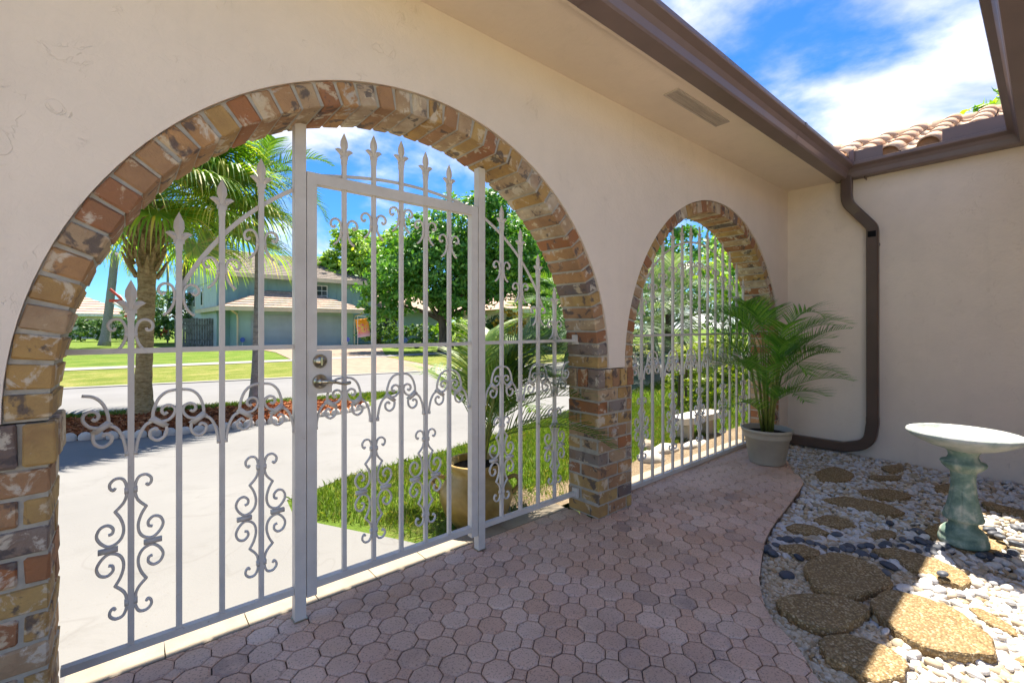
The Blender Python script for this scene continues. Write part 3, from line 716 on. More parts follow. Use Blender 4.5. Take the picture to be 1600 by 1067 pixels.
# roof behind the end wall (slopes up along +x)
rr_ = thing('end_roof', 'pinkish clay barrel tile roof above the end wall', 'roof', (6, .8, 2.78))
s2 = .39; a2 = math.atan(s2)
mb = MB(); xr, zr = 6.95, 2.78+.39*1.6
mb.add([(5.36, -1.6, 2.77), (5.36, 2.9, 2.77), (xr, 2.9, zr), (xr, -1.6, zr), (8.6, 2.9, 2.77), (8.6, -1.6, 2.77)], [(0, 3, 2, 1), (3, 5, 4, 2), (0, 1, 4, 5), (0, 5, 3), (1, 2, 4)])
mb.obj('deck', 'joint_dirt', rr_, loc=-rr_.location)
y = -.62
while y < 2.7:
    for k in range(5):
        d = k*.355; inst('roof_tile', tile_me, rr_, rel(rr_, (5.30+d*math.cos(a2), y+random.uniform(-.006, .006), 2.785+d*math.sin(a2)+.010*k)), (0, -a2, 0))
    inst('bird_stop', end_me, rr_, rel(rr_, (5.335, y, 2.795)))
    y += .27
for k in range(10):
    inst('ridge_tile', ridge_me, rr_, rel(rr_, (xr, 2.7-.37*k, zr+.02)), (0, .03, -math.pi/2))
# downspout
def rect_sweep(path, a, b, ups):
    mb = MB(); n = len(path); vs = []
    P = [Vector(p) for p in path]
    for i in range(n):
        d = (P[min(i+1, n-1)]-P[max(i-1, 0)]).normalized(); u = Vector(ups[i]) if isinstance(ups, list) else Vector(ups)
        u = (u-d*u.dot(d)).normalized(); w = d.cross(u)
        c = .008
        for sa, sb in ((a-c, -b), (a, -b+c), (a, b-c), (a-c, b), (-a+c, b), (-a, b-c), (-a, -b+c), (-a+c, -b)): vs.append(P[i]+u*sa+w*sb)
    fs = [(i*8+k, i*8+(k+1) % 8, i*8+8+(k+1) % 8, i*8+8+k) for i in range(n-1) for k in range(8)]+[tuple(range(7, -1, -1)), tuple(range(8*n-8, 8*n))]
    mb.add(vs, fs); return mb
ds = thing('downspout', 'dark brown metal downspout bending down the end wall and along its foot', 'downspout', (5.35, 1.1, 0))
pa = [(5.315, 1.268, 2.66), (5.315, 1.268, 2.50)]+[tuple(p) for p in chaikin([(5.315, 1.268, 2.49), (5.315, 1.262, 2.40), (5.345, 1.19, 2.30)], 2)]+[(5.352, 1.12, 2.205)]+[tuple(p) for p in chaikin([(5.353, 1.105, 2.185), (5.358, 1.075, 2.14), (5.358, 1.075, 2.05)], 2)]
pv = pa+[(5.358, 1.075, .34)]
rect_sweep(pv, .034, .045, (1, 0, 0)).obj('pipe', 'downspout', ds, loc=-ds.location)
pb = [(5.358, 1.075, .36)]+[tuple(p) for p in chaikin([(5.358, 1.075, .30), (5.358, 1.10, .10), (5.358, 1.30, .035)], 3)]+[(5.358, 1.42, .033), (5.358, 1.8, .03)]
rect_sweep(pb, .036, .047, (1, 0, 0)).obj('elbow', 'downspout', ds, loc=-ds.location)
mb = MB(); mb.box(5.3185, 5.3235, 1.045, 1.105, 2.05, 2.105); mb.obj('clean_out_grille', 'dark_hole', ds, loc=-ds.location)
for z in (2.62, 1.98): MB().box(5.318, 5.394, 1.026, 1.032, z-.012, z+.012).obj('strap', 'downspout', ds, loc=-ds.location+Vector((0, .1 if z > 2.2 else 0, 0)))
# soffit vent
vt = thing('soffit_vent', 'small rectangular slatted vent in the eave soffit above the arches', 'vent', (3.2, 1.52, 2.652))
def vent():
    ps = [(1045, 145), (1066, 145), (1140, 190), (1118, 190)]
    Q = [ray(*p) for p in ps]; Q = [(d[0]*(2.652-1.2)/d[2], d[1]*(2.652-1.2)/d[2]) for d in Q]
    x0 = min(q[0] for q in Q); x1 = max(q[0] for q in Q); y0 = min(q[1] for q in Q); y1 = max(q[1] for q in Q)
    y0 = max(y0, 1.43); y1 = min(max(y1, y0+.1), 1.62)
    vt.location = ((x0+x1)/2, (y0+y1)/2, 2.652)
    MB().box(x0, x1, y0, y0+.012, 2.646, 2.6545).box(x0, x1, y1-.012, y1, 2.646, 2.6545).box(x0, x0+.012, y0+.012, y1-.012, 2.646, 2.6545).box(x1-.012, x1, y0+.012, y1-.012, 2.646, 2.6545).obj('frame', 'vent', vt, loc=-vt.location)
    n = 9
    for k in range(n):
        yy = y0+.014+(y1-y0-.028)*k/n
        MB().box(x0+.012, x1-.012, yy, yy+(y1-y0-.028)/n*.55, 2.648, 2.654).obj('slat', 'vent', vt, loc=-vt.location)
vent()

# ------------------------------------------------------------------ gates
GY = 2.0
def ribbon(pts, w, t, per=5):
    P = catmull([(p[0], 0, p[1]) for p in pts], per); n = len(P); vs = []; W = w if hasattr(w, '__len__') else None
    mb = MB()
    for i in range(n):
        d = (P[min(i+1, n-1)]-P[max(i-1, 0)]); d.y = 0; d.normalize(); nn = Vector((-d.z, 0, d.x))
        hw = w/2; ht = t/2; p = P[i]
        for a, b in ((hw, -ht*.45), (hw*.5, -ht), (-hw*.5, -ht), (-hw, -ht*.45), (-hw, ht*.45), (-hw*.5, ht), (hw*.5, ht), (hw, ht*.45)): vs.append(p+nn*a+Vector((0, b, 0)))
    fs = [(i*8+k, i*8+(k+1) % 8, i*8+8+(k+1) % 8, i*8+8+k) for i in range(n-1) for k in range(8)]+[tuple(range(7, -1, -1)), tuple(range(8*n-8, 8*n))]
    mb.add(vs, fs); return mb
def merge(mbs):
    r = MB()
    for m in mbs: r.add(m.v, m.f)
    return r
def mir(mb, sx=1, sz=1):
    r = MB(); f = mb.f if sx*sz > 0 else [q[::-1] for q in mb.f]; r.add([(x*sx, y, z*sz) for x, y, z in mb.v], f); return r
def mk(mb, name):
    me = mb.mesh(name, True); me.materials.append(M['gate_paint']); return me
# S panel ornament, centred on its bar (x = 0) and on its middle height (z = 0)
u1 = ribbon([(.040, .201), (.045, .194), (.053, .203), (.053, .218), (.040, .231), (.022, .228), (.0125, .207), (.0115, .175), (.019, .148), (.041, .122)], .0085, .013)
u2 = ribbon([(.041, .124), (.027, .098), (.019, .066), (.022, .038), (.035, .019), (.056, .012), (.075, .027), (.086, .052), (.078, .076), (.060, .083), (.046, .070), (.047, .054), (.057, .050)], .0085, .013)
cl1 = MB().box(.033, .083, -.0075, .0075, -.0075, .0075); cl2 = MB().box(.006, .0175, -.008, .008, .178, .196)
half = merge([u1, u2, cl1, cl2]); low = mir(merge([u1, u2, cl2]), 1, -1); hs_ = merge([half, low]); S_me = mk(merge([hs_, mir(hs_, -1, 1)]), 'scroll_panel')
# wave ornament that bridges two bars; z measured in place
def wave_half():
    a = ribbon([(.009, .981), (.036, .975), (.058, .953), (.071, .916), (.0735, .885)], .0095, .012)
    b = ribbon([(.072, .880), (.052, .874), (.028, .879), (.0125, .899), (.013, .918), (.028, .929), (.044, .924), (.049, .910), (.041, .899), (.033, .905)], .0095, .012)
    c = ribbon([(.040, .868), (.035, .845), (.041, .822), (.060, .811), (.079, .824), (.080, .844), (.066, .853), (.060, .844)], .0095, .012)
    d = ribbon([(.070, .880), (.092, .868), (.108, .838), (.116, .802), (.1175, .782)], .0095, .012)
    col = MB().add([(.028, -.0075, .860), (.045, -.0075, .853), (.085, -.0075, .882), (.070, -.0075, .896), (.028, .0075, .860), (.045, .0075, .853), (.085, .0075, .882), (.070, .0075, .896)],
                   [(0, 1, 2, 3), (7, 6, 5, 4), (0, 4, 5, 1), (1, 5, 6, 2), (2, 6, 7, 3), (3, 7, 4, 0)])
    ft = MB().box(.1135, .1245, -.0075, .0075, .772, .786)
    return merge([a, b, c, d, col, ft])
wh = wave_half(); W_me = mk(merge([wh, mir(wh, -1)]), 'wave_scroll'); WR_me = mk(wh, 'half_wave_scroll'); WL_me = mk(mir(wh, -1), 'half_wave_scroll')
ch_ = ribbon([(.040, -.028), (.044, -.037), (.054, -.034), (.058, -.020), (.050, -.005), (.034, 0), (.0205, -.009), (.0135, -.028), (.0125, -.05), (.0175, -.075), (.029, -.097), (.045, -.112)], .009, .012)
ck = MB().box(.007, .0175, -.0075, .0075, -.060, -.046); ch_ = merge([ch_, ck])
C_me = mk(merge([ch_, mir(ch_, -1)]), 'collar_scroll')
def finial():
    mb = MB()
    def leaf(out, ridge_a, ridge_b):
        n = len(out); th = .005
        vs = [(x, -.0015, z) for x, z in out]+[(x, .0015, z) for x, z in out]
        ra = [(ridge_a[0], -.009, ridge_a[1]), (ridge_b[0], -.007, ridge_b[1]), (ridge_a[0], .009, ridge_a[1]), (ridge_b[0], .007, ridge_b[1])]
        k = len(vs); vs += ra; fs = []
        for i in range(n):
            j = (i+1) % n
            mid = ((out[i][0]+out[j][0])/2, (out[i][1]+out[j][1])/2)
            da = (mid[0]-ridge_a[0])**2+(mid[1]-ridge_a[1])**2; db = (mid[0]-ridge_b[0])**2+(mid[1]-ridge_b[1])**2
            t = k
            fs += [(j, i, t), (n+i, n+j, t+2), (i, j, n+j, n+i)]
        # triangles joining the two ridge points
        for i in range(n):
            a, b = out[i-1], out[i]
        mb.add(vs, fs)
    cen = [(0, 0), (.007, .008), (.010, .03), (.0165, .05), (.015, .072), (.007, .092), (0, .108), (-.007, .092), (-.015, .072), (-.0165, .05), (-.010, .03), (-.007, .008)]
    leaf(cen, (0, .05), (0, .06))
    for s in (1, -1):
        sd = [(s*.002, .004), (s*.014, .004), (s*.024, .016), (s*.040, .030), (s*.028, .037), (s*.016, .036), (s*.004, .026)]
        leaf(sd if s > 0 else sd[::-1], (s*.014, .02), (s*.024, .027))
        mb.box(min(s*.004, s*.016), max(s*.004, s*.016), -.005, .005, -.006, .006)
    mb.box(-.0105, .0105, -.0105, .0105, -.03, .004)
    return mk(mb, 'finial')
F_me = finial()
for p_ in F_me.polygons: p_.use_smooth = False
BW = .0088
def bar(parent, x, z0, z1, w=BW):
    return MB().box(-w, w, -w, w, 0, z1-z0).obj('bar', 'gate_paint', parent, loc=rel(parent, (x, GY, z0)))
def rail(parent, name, x0, x1, z0, z1, d=.0125):
    return MB().box(x0, x1, GY-d, GY+d, z0, z1).obj(name, 'gate_paint', parent, loc=-parent.location)
def bar_set(parent, spec, zb):
    for x, ztop, zc in spec:
        bar(parent, x, zb, ztop-.105); inst('finial', F_me, parent, rel(parent, (x, GY, ztop-.108)))
        if zc: inst('collar_scroll', C_me, parent, rel(parent, (x, GY-.001, zc)))
def arc_strip(parent, cx, cz, r, a0, a1, n=14):
    pts = [(cx+r*math.cos(a0+(a1-a0)*k/n), cz+r*math.sin(a0+(a1-a0)*k/n)) for k in range(n+1)]
    m_ = ribbon(pts, .016, .006, 1); m_.obj('arched_strip', 'gate_paint', parent, loc=rel(parent, (0, GY+.0095, 0)))
def scr(parent, me, name, x, z=0): return inst(name, me, parent, rel(parent, (x, GY-.0015, z)))
# left fixed panel
g1 = thing('fixed_gate_panel', 'fixed scrolled iron panel left of the gate, nearest the viewer', 'gate panel', (.2, GY, 0))
rail(g1, 'bottom_rail', -.158, .521, .112, .137); rail(g1, 'middle_rail', -.158, .521, 1.113, 1.131, .007)
bar_set(g1, [(.011, 1.362, 1.228), (.142, 1.612, 1.355), (.272, 1.757, 1.458), (.403, 1.865, 1.578)], .137)
arc_strip(g1, 1.0435, .93, .985, R_(121.6), R_(157.5))
scr(g1, S_me, 'scroll_panel', .011, .468); scr(g1, S_me, 'scroll_panel', .403, .468)
scr(g1, W_me, 'wave_scroll', .142); scr(g1, W_me, 'wave_scroll', .403); scr(g1, WR_me, 'half_wave_scroll', -.119)
# posts stand beside the gate leaf
def post(x, ztop, label):
    p = thing('gate_post', label, 'post', (x, GY, 0))
    MB().box(-.0215, .0215, -.0215, .0215, .0, ztop).obj('shaft', 'gate_paint', p)
    MB().box(-.026, .026, -.026, .026, 0.001, .006).obj('foot_plate', 'nickel', p); return p
post(.543, 2.036, 'square white gate post on the lock side of the gate')
post(1.463, 2.06, 'square white gate post on the hinge side of the gate')
# gate leaf
g2 = thing('gate_leaf', 'white iron gate door with lever lock and five finials inside the big arch', 'gate', (1.0, GY, 0))
x0, x1 = .568, 1.438; sw = .040
for a, b in ((x0, x0+sw), (x1-sw, x1)): MB().box(a, b, GY-.019, GY+.019, .085, 1.846).obj('stile', 'gate_paint', g2, loc=-g2.location)
rail(g2, 'top_rail', x0+sw, x1-sw, 1.800, 1.846, .019); rail(g2, 'bottom_rail', x0+sw, x1-sw, .112, .140, .016); rail(g2, 'middle_rail', x0+sw, x1-sw, 1.106, 1.124, .0085)
for k, (x, zt, zc) in enumerate([(.728, 2.052, 1.672), (.863, 2.08, 1.717), (1.0, 2.092, 1.767), (1.131, 2.072, 1.724), (1.268, 2.04, 1.674)]):
    bar(g2, x, .140, 1.800); MB().box(-BW, BW, -BW, BW, 0, zt-.105-1.846).obj('bar', 'gate_paint', g2, loc=rel(g2, (x, GY, 1.846)))
    inst('finial', F_me, g2, rel(g2, (x, GY, zt-.108))); inst('collar_scroll', C_me, g2, rel(g2, (x, GY-.001, zc)))
m_ = ribbon([(.60, 1.842), (.75, 1.868), (.9, 1.886), (1.03, 1.890), (1.16, 1.884), (1.3, 1.866), (1.42, 1.842)], .014, .006, 3); m_.obj('arched_strip', 'gate_paint', g2, loc=rel(g2, (0, GY+.013, 0)))
for x in (.728, 1.0, 1.268): scr(g2, W_me, 'wave_scroll', x)
for x in (.863, 1.131): scr(g2, S_me, 'scroll_panel', x, .462)
lk = MB().box(.572, .668, GY-.023, GY+.023, .925, 1.102).obj('lock_box', 'gate_paint', g2, loc=-g2.location)
def disc(name, cx, cz, prof, mat, parent):
    mb = MB(); mb.lathe(prof, 32, True); mb.v = [(x, -z, y) for x, y, z in mb.v]
    o = mb.obj(name, mat, parent, True); o.location = Vector((cx, GY-.0235, cz))-g2.location+(lk.location*0); return o
disc('deadbolt', .618, 1.060, [(.0285, 0), (.0285, .006), (.026, .010), (.021, .013), (.02, .016), (.001, .017)], 'nickel', g2)
MB().box(-.003, .003, -.026, -.0165, -.016, .016).obj('thumb_turn', 'nickel', g2, loc=rel(g2, (.618, GY-.0235, 1.060)))
disc('rose', .618, .975, [(.030, 0), (.030, .006), (.027, .011), (.017, .015), (.016, .03), (.001, .031)], 'nickel', g2)
lv = [Vector((.618, GY-.05, .975)), Vector((.632, GY-.058, .976)), Vector((.66, GY-.060, .974)), Vector((.69, GY-.058, .965)), Vector((.715, GY-.055, .962)), Vector((.738, GY-.053, .965))]
MB().tube(catmull([rel(g2, p) for p in lv], 4), [.0115]*6+[.0085]*4+[.006]*6+[.0075]*4+[.004], 10).obj('lever', 'nickel', g2, True)
for z in (.35, 1.55): MB().tube([rel(g2, (1.4415, GY-.006, z-.04)), rel(g2, (1.4415, GY-.006, z+.04))], .0075, 10).obj('hinge', 'gate_paint', g2, True)
# right fixed panel
g3 = thing('fixed_gate_panel', 'fixed scrolled iron panel between the gate and the brick pillar', 'gate panel', (1.9, GY, 0))
rail(g3, 'bottom_rail', 1.485, 2.243, .110, .135); rail(g3, 'middle_rail', 1.485, 2.243, 1.108, 1.126, .007)
bar_set(g3, [(1.616, 1.89, 1.572), (1.757, 1.78, 1.459), (1.899, 1.645, 1.326), (2.041, 1.455, 1.240)], .135)
arc_strip(g3, 1.0435, .93, .985, R_(24), R_(63.6))
scr(g3, S_me, 'scroll_panel', 1.616, .462); scr(g3, S_me, 'scroll_panel', 2.041, .462)
scr(g3, W_me, 'wave_scroll', 1.616); scr(g3, W_me, 'wave_scroll', 1.899); scr(g3, WL_me, 'half_wave_scroll', 2.178)
for z in (.12, 1.117): MB().box(2.226, 2.246, GY-.022, GY+.022, z-.024, z+.036).obj('wall_bracket', 'gate_paint', g3, loc=-g3.location)
# grille of the far arch
g4 = thing('arch_grille', 'white iron bar grille filling the far brick arch', 'gate panel', (3.85, GY, 0))
rail(g4, 'bottom_rail', 2.612, 5.078, .004, .034); rail(g4, 'middle_rail', 2.612, 5.078, 1.132, 1.150, .007)
xs = [2.685+.1475*k for k in range(16)]
for k, x in enumerate(xs):
    zt = A2[1]+math.sqrt(max(0, (A2[2]-.02)**2-(x-A2[0])**2))-.045
    zc = zt-.33 if zt > 1.65 else None
    bar_set(g4, [(x, zt, zc)], .034)
    if k % 2 == 1 and k < 15: scr(g4, W_me, 'wave_scroll', x, .035)
    if k % 3 == 2: scr(g4, S_me, 'scroll_panel', x, .435)
arc_strip(g4, A2[0], A2[1], 1.02, R_(22), R_(158), 40)

# ------------------------------------------------------------------ palms
def frond(mb, base, az, L_, el0, droop, n=26, leaf=.30, w=.011, sag=.45, twist=0, vangle=.5, seg=3):
    """pinnate frond: rachis arching from base, leaflets both sides."""
    d = Vector((math.cos(az), math.sin(az), 0)); side = Vector((-math.sin(az), math.cos(az), 0)); p = Vector(base); pts = [p.copy()]; dirs = []
    m = 14; el = el0
    for i in range(m):
        t = (i+1)/m; e = el0-droop*t**1.6
        v = d*math.cos(e)+Vector((0, 0, 1))*math.sin(e); p = p+v*(L_/m); pts.append(p.copy()); dirs.append(v)
    dirs.append(dirs[-1])
    mb.tube(pts, [max(.0012, .006*(1-.8*i/m))*min(1.6, L_) for i in range(m+1)], 4, False)
    for i in range(n):
        t = .24+.76*(i+.5)/n; q = t*m; k = min(int(q), m-1); f = q-k
        c = pts[k]*(1-f)+pts[k+1]*f; v = dirs[k]; up = side.cross(v).normalized()
        if up.z < 0: up = -up
        ll = leaf*(math.sin(math.pi*min(1, .18+.82*(t-.24)/.76*.98))**.7+.12)*random.uniform(.85, 1.1)
        for s in (1, -1):
            fw = .55+.5*t+random.uniform(-.12, .12)
            dr = (side*s*math.cos(vangle)+up*math.sin(vangle)*.8+v*fw).normalized()
            cur = c.copy(); wd = up.cross(dr).normalized()*w*.5; vs = []; q_ = dr.copy()
            for j in range(seg+1):
                tt = j/seg; ww = (1-tt)**.7*(.6+.4*min(1, tt*4))
                vs += [cur-wd*ww, cur+wd*ww] if j < seg else [cur]
                q_ = (q_+Vector((0, 0, -1))*sag*ll/.3*.42).normalized() if j > 0 else q_
                cur = cur+q_*(ll/seg)
            fs = [(2*j, 2*j+1, 2*j+3, 2*j+2) for j in range(seg-1)]+[(2*seg-2, 2*seg-1, 2*seg)]
            mb.add(vs, fs)
def areca(root, base, nst, h0, h1, L0, L1, spread, leafm, stem_r=.008, nleaf=26, azs=None, leaf=.26, w=.011, extra=(), wob=1.0):
    for i in range(nst):
        az = (azs[i] if azs else 2*math.pi*i/nst+random.uniform(-.4, .4)); rr = random.uniform(.01, .05)
        b = Vector(base)+Vector((math.cos(az)*rr, math.sin(az)*rr, 0)); ln = random.uniform(h0, h1); sp = random.uniform(.3, 1)*spread
        top = b+Vector((math.cos(az)*sp*ln, math.sin(az)*sp*ln, ln))
        MB().tube([b, b*.5+top*.5+Vector((0, 0, .02)), top], [stem_r*1.25, stem_r, stem_r*.7], 7).obj('stem', 'areca_stem', root, True)
        nf = 2 if i % 2 else 1
        for k in range(nf):
            mb = MB(); a_ = az+random.uniform(-.5, .5)*wob+(1.2*wob if k else 0); tb = top if k == 0 else b*.4+top*.6
            frond(mb, tb, a_, random.uniform(L0, L1), R_(random.uniform(62, 80)) if k == 0 else R_(random.uniform(50, 70)), R_(random.uniform(70, 110)), nleaf, leaf, w)
            mb.obj('frond', leafm, root)
    for az, L_, el, dr, z in extra:
        mb = MB(); frond(mb, Vector(base)+Vector((0, 0, z)), az, L_, R_(el), R_(dr), nleaf, leaf, w); mb.obj('frond', leafm, root)
pp = thing('potted_palm', 'bushy areca palm in a pale grey-beige tub in the corner by the grille', 'potted plant', (4.36, 1.63, 0))
po = MB(); po.lathe([(.0, .002), (.135, .002), (.142, .012), (.178, .225), (.188, .228), (.19, .245), (.196, .285), (.206, .288), (.207, .305), (.201, .310), (.19, .308), (.185, .25), (.02, .24)], 48)
po.obj('pot', 'pot', pp, True)
MB().lathe([(.192, .262), (.12, .268), (.06, .275), (.001, .28)], 28).obj('soil', 'potsoil', pp, True)
areca(pp, (0, 0, .27), 15, .5, .85, .45, .7, .20, 'areca', .0075, 34, None, .23, .0105,
      extra=[(R_(-48), .92, 62, 60, .40), (R_(-40), .80, 55, 60, .33), (R_(-62), .72, 45, 60, .25), (R_(140), .95, 66, 85, .45), (R_(128), .8, 55, 70, .3), (R_(200), .75, 65, 85, .25),
             (R_(95), .6, 70, 60, .35), (R_(-75), .7, 70, 70, .42), (R_(-20), .75, 68, 70, .38), (R_(170), .62, 45, 70, .1), (R_(-100), .55, 50, 70, .2), (R_(230), .6, 50, 80, .2)])
ur = thing('urn_planter', 'olive gold glazed urn with looped handles and an areca palm outside the gate', 'potted plant', (1.70, 2.36, -.04))
ub = MB(); ub.lathe([(0, .0), (.13, .0), (.15, .012), (.205, .09), (.233, .17), (.228, .225), (.19, .285), (.158, .31), (.15, .325), (.165, .355), (.186, .38), (.19, .392), (.18, .40), (.165, .392), (.145, .35), (.02, .34)], 48)
ub.obj('urn', 'urn', ur, True)
for s in (0, 1):
    a = R_(-40)+math.pi*s; dx, dy = math.cos(a), math.sin(a)
    hp = [(dx*.20, dy*.20, .285), (dx*.245, dy*.245, .30), (dx*.272, dy*.272, .275), (dx*.268, dy*.268, .235), (dx*.225, dy*.225, .19)]
    MB().tube(catmull(hp, 4), .014, 8).obj('handle', 'urn', ur, True)
MB().lathe([(.16, .36), (.08, .365), (.001, .37)], 24).obj('soil', 'potsoil', ur, True)
areca(ur, (0, 0, .35), 14, .22, .5, .5, .8, .3, 'areca_sun', .0075, 30, [R_(q) for q in (-30, 0, 20, 40, 50, 60, -50, 30, 10, -20, -40, -10, -60, 5)], .28, .015, wob=.4,
      extra=[(R_(-38), .95, 48, 80, .15), (R_(-25), .9, 35, 70, .1), (R_(5), .95, 55, 80, .2), (R_(-50), .9, 30, 65, .12), (R_(30), .9, 40, 70, .1), (R_(-35), .7, 75, 60, .3), (R_(-10), .8, 70, 70, .25)])

def fan_leaf(mb, hub, az, el, pet, rad, segs=46, droop=1.0, span=R_(290)):
    d = Vector((math.cos(az)*math.cos(el), math.sin(az)*math.cos(el), math.sin(el)))
    base = Vector(hub); tip = base+d*pet+Vector((0, 0, -.12*pet*pet)); mb.tube([base, base*.5+tip*.5+Vector((0, 0, .03)), tip], [.016, .012, .009], 4, False)
    side = Vector((-math.sin(az), math.cos(az), 0)); d2 = (tip-base).normalized(); d2.z -= .25; d2.normalize(); up = side.cross(d2)
    if up.z < 0: up = -up
    for k in range(segs):
        a = -span/2+span*k/(segs-1); L_ = rad*(.62+.38*math.cos(a*.5))*random.uniform(.88, 1.06)
        q = (d2*math.cos(a)+side*math.sin(a)+up*(.10+.06*(k % 2))).normalized(); cur = tip.copy(); w = L_*math.sin(span/segs/2)*1.15
        vs = []; n = 6; wdir = up.cross(q).normalized()
        for j in range(n+1):
            t = j/n; ww = w*(t*2.1 if t < .42 else max(.05, (1.0-t)*1.05))*.8
            vs += [cur-wdir*ww, cur+wdir*ww]
            g = (.02 if t < .4 else .62)*droop
            q = (q+Vector((0, 0, -1))*g*(t+.1)).normalized(); cur = cur+q*(L_/n)
        mb.add(vs, [(2*j, 2*j+1, 2*j+3, 2*j+2) for j in range(n)])
def palm_trunk(parent, base, top, r0, r1, mat, flare=1.7, bumps=.06, n=26, seg=14):
    base = Vector(base); top = Vector(top); P = []; Rr = []
    for i in range(n+1):
        t = i/n; P.append(base.lerp(top, t)+Vector((math.sin(t*3)*.02, math.cos(t*4)*.02, 0))); Rr.append((r0+(r1-r0)*t)*(1+(flare-1)*math.exp(-t*14))*(1+bumps*((i % 2)-.5)))
    return MB().tube([rel(parent, p) for p in P], Rr, seg).obj('trunk', mat, parent, True)
pb_ = G(222, 645, -.04); pb_ = Vector((.16, 8.25, -.05))
fp = thing('fan_palm', 'large fan palm with a rough golden trunk standing in the mulch island', 'palm tree', pb_)
palm_trunk(fp, pb_, (.22, 8.3, 2.95), .085, .12, 'palm_trunk', 2.4)
mbb = MB()
for k in range(46):
    a = k*2.4; z = 1.95+1.0*(k/46); r = .095+.05*(k/46)
    b = Vector((.2-pb_.x+.06*math.cos(a), .04+.06*math.sin(a), z)); d = Vector((math.cos(a), math.sin(a), 0))
    mbb.tube([b+d*(r-.03), b+d*(r+.035)+Vector((0, 0, .12)), b+d*(r+.10)+Vector((0, 0, .26))], [.035, .028, .012], 5)
mbb.obj('leaf_bases', 'palm_trunk', fp)
for k in range(52):
    t = k/51; az = k*2.39996+.3; el = R_(82-95*t); mb = MB()
    fan_leaf(mb, (.06, .05, 3.0+.12*(1-t)), az, el, random.uniform(.9, 1.3), random.uniform(.95, 1.35), 84, random.uniform(1.1, 1.7)); mb.obj('fan_leaf', 'fan', fp)
p2 = Vector((1.55, 8.15, -.05))
sp_ = thing('slim_palm', 'slim grey palm trunk in the mulch island behind the gate', 'palm tree', p2)
palm_trunk(sp_, p2, (1.62, 8.25, 3.6), .055, .05, 'grey_trunk', 2.1, .03)
for k in range(15):
    mb = MB(); frond(mb, (.08, .1, 3.6), k*2.4, random.uniform(1.0, 1.3), R_(75-80*k/15), R_(80), 26, .36, .03); mb.obj('frond', 'far_palm', sp_)
def pinnate_palm(name, label, base, hgt, r, L_, nf, leafm='far_palm', cat='palm tree', group=None, leaf=.5, w=.05, trunkm='grey_trunk', nl=22, lean=(0, 0)):
    base = Vector(base); t = thing(name, label, cat, base, group)
    top = base+Vector((lean[0], lean[1], hgt)); palm_trunk(t, base, top, r, r*.8, trunkm, 1.4, .04, 16, 10)
    for k in range(nf):
        mb = MB(); q = k/nf; frond(mb, Vector((lean[0], lean[1], hgt)), k*2.39996+.5, L_*random.uniform(.85, 1.1), R_(80-95*q), R_(random.uniform(60, 100)), nl, leaf, w, seg=2); mb.obj('frond', leafm, t)
    return t

# ------------------------------------------------------------------ broadleaf trees and shrubs
def leaf_cloud(blobs, n, size, squash=.85, hollow=.55, clump=.0):
    """leaf quads in clumps spread over the shells of several blobs."""
    tot = sum(b[3]**2 for b in blobs); V = []; 
    P = []; Nn = []
    for (x, y, z, r) in blobs:
        m = max(20, int(n*r*r/tot)); nc = max(6, m//26)
        d = rng.normal(size=(nc, 3)); d /= np.linalg.norm(d, axis=1)[:, None]; rad = r*(hollow+(1-hollow)*rng.random(nc)**.6)*(1+.16*rng.normal(size=nc))
        cc = d*rad[:, None]; cc[:, 2] *= squash
        idx = rng.integers(0, nc, m); off = rng.normal(size=(m, 3))*(r*.095+clump); off[:, 2] *= .6
        P.append(cc[idx]+off+np.array([x, y, z])); Nn.append(d[idx]+rng.normal(size=(m, 3))*.7+np.array([0, 0, .55]))
    P = np.concatenate(P); N_ = np.concatenate(Nn); N_ /= np.linalg.norm(N_, axis=1)[:, None]
    k = len(P); t = rng.normal(size=(k, 3)); t -= (t*N_).sum(1)[:, None]*N_; t /= np.linalg.norm(t, axis=1)[:, None]; b = np.cross(N_, t)
    s = size*(.6+.8*rng.random(k))[:, None]
    V = np.stack([P-t*s, P+b*s*.5-N_*s*.08, P+t*s, P-b*s*.5-N_*s*.08], 1).reshape(-1, 3); F_ = np.arange(4*k).reshape(-1, 4)
    return V, F_
def tree(name, label, base, trunk_r, limbs, blobs, n, size, leafm, cat='tree', group=None, hollow=.5, squash=.85):
    base = Vector(base); t = thing(name, label, cat, base, group)
    if limbs:
        mb = MB()
        for L_ in limbs:
            pts = [Vector(p) for p in L_[0]]; mb.tube(catmull(pts, 3), list(np.linspace(L_[1], L_[2], 3*(len(pts)-1)+1)), 8)
        mb.obj('trunk', 'bark', t, True)
    V, F_ = leaf_cloud(blobs, n, size, squash, hollow); me = np_mesh('crown', V, F_, leafm); o = bpy.data.objects.new('crown', me); link(o, t); return t
def auto_limbs(blobs, r, h0):
    L = [([(0, 0, -.1), (.05*h0, 0, h0*.5), (0, .05*h0, h0)], r, r*.75)]
    for (x, y, z, rr) in blobs: L.append(([(0, .03*h0, h0*.85), (x*.4, y*.4, h0+(z-h0)*.45), (x*.85, y*.85, z)], r*.55, r*.12))
    return L
def gpos(u, v, d): p = at(u, v, d); return p
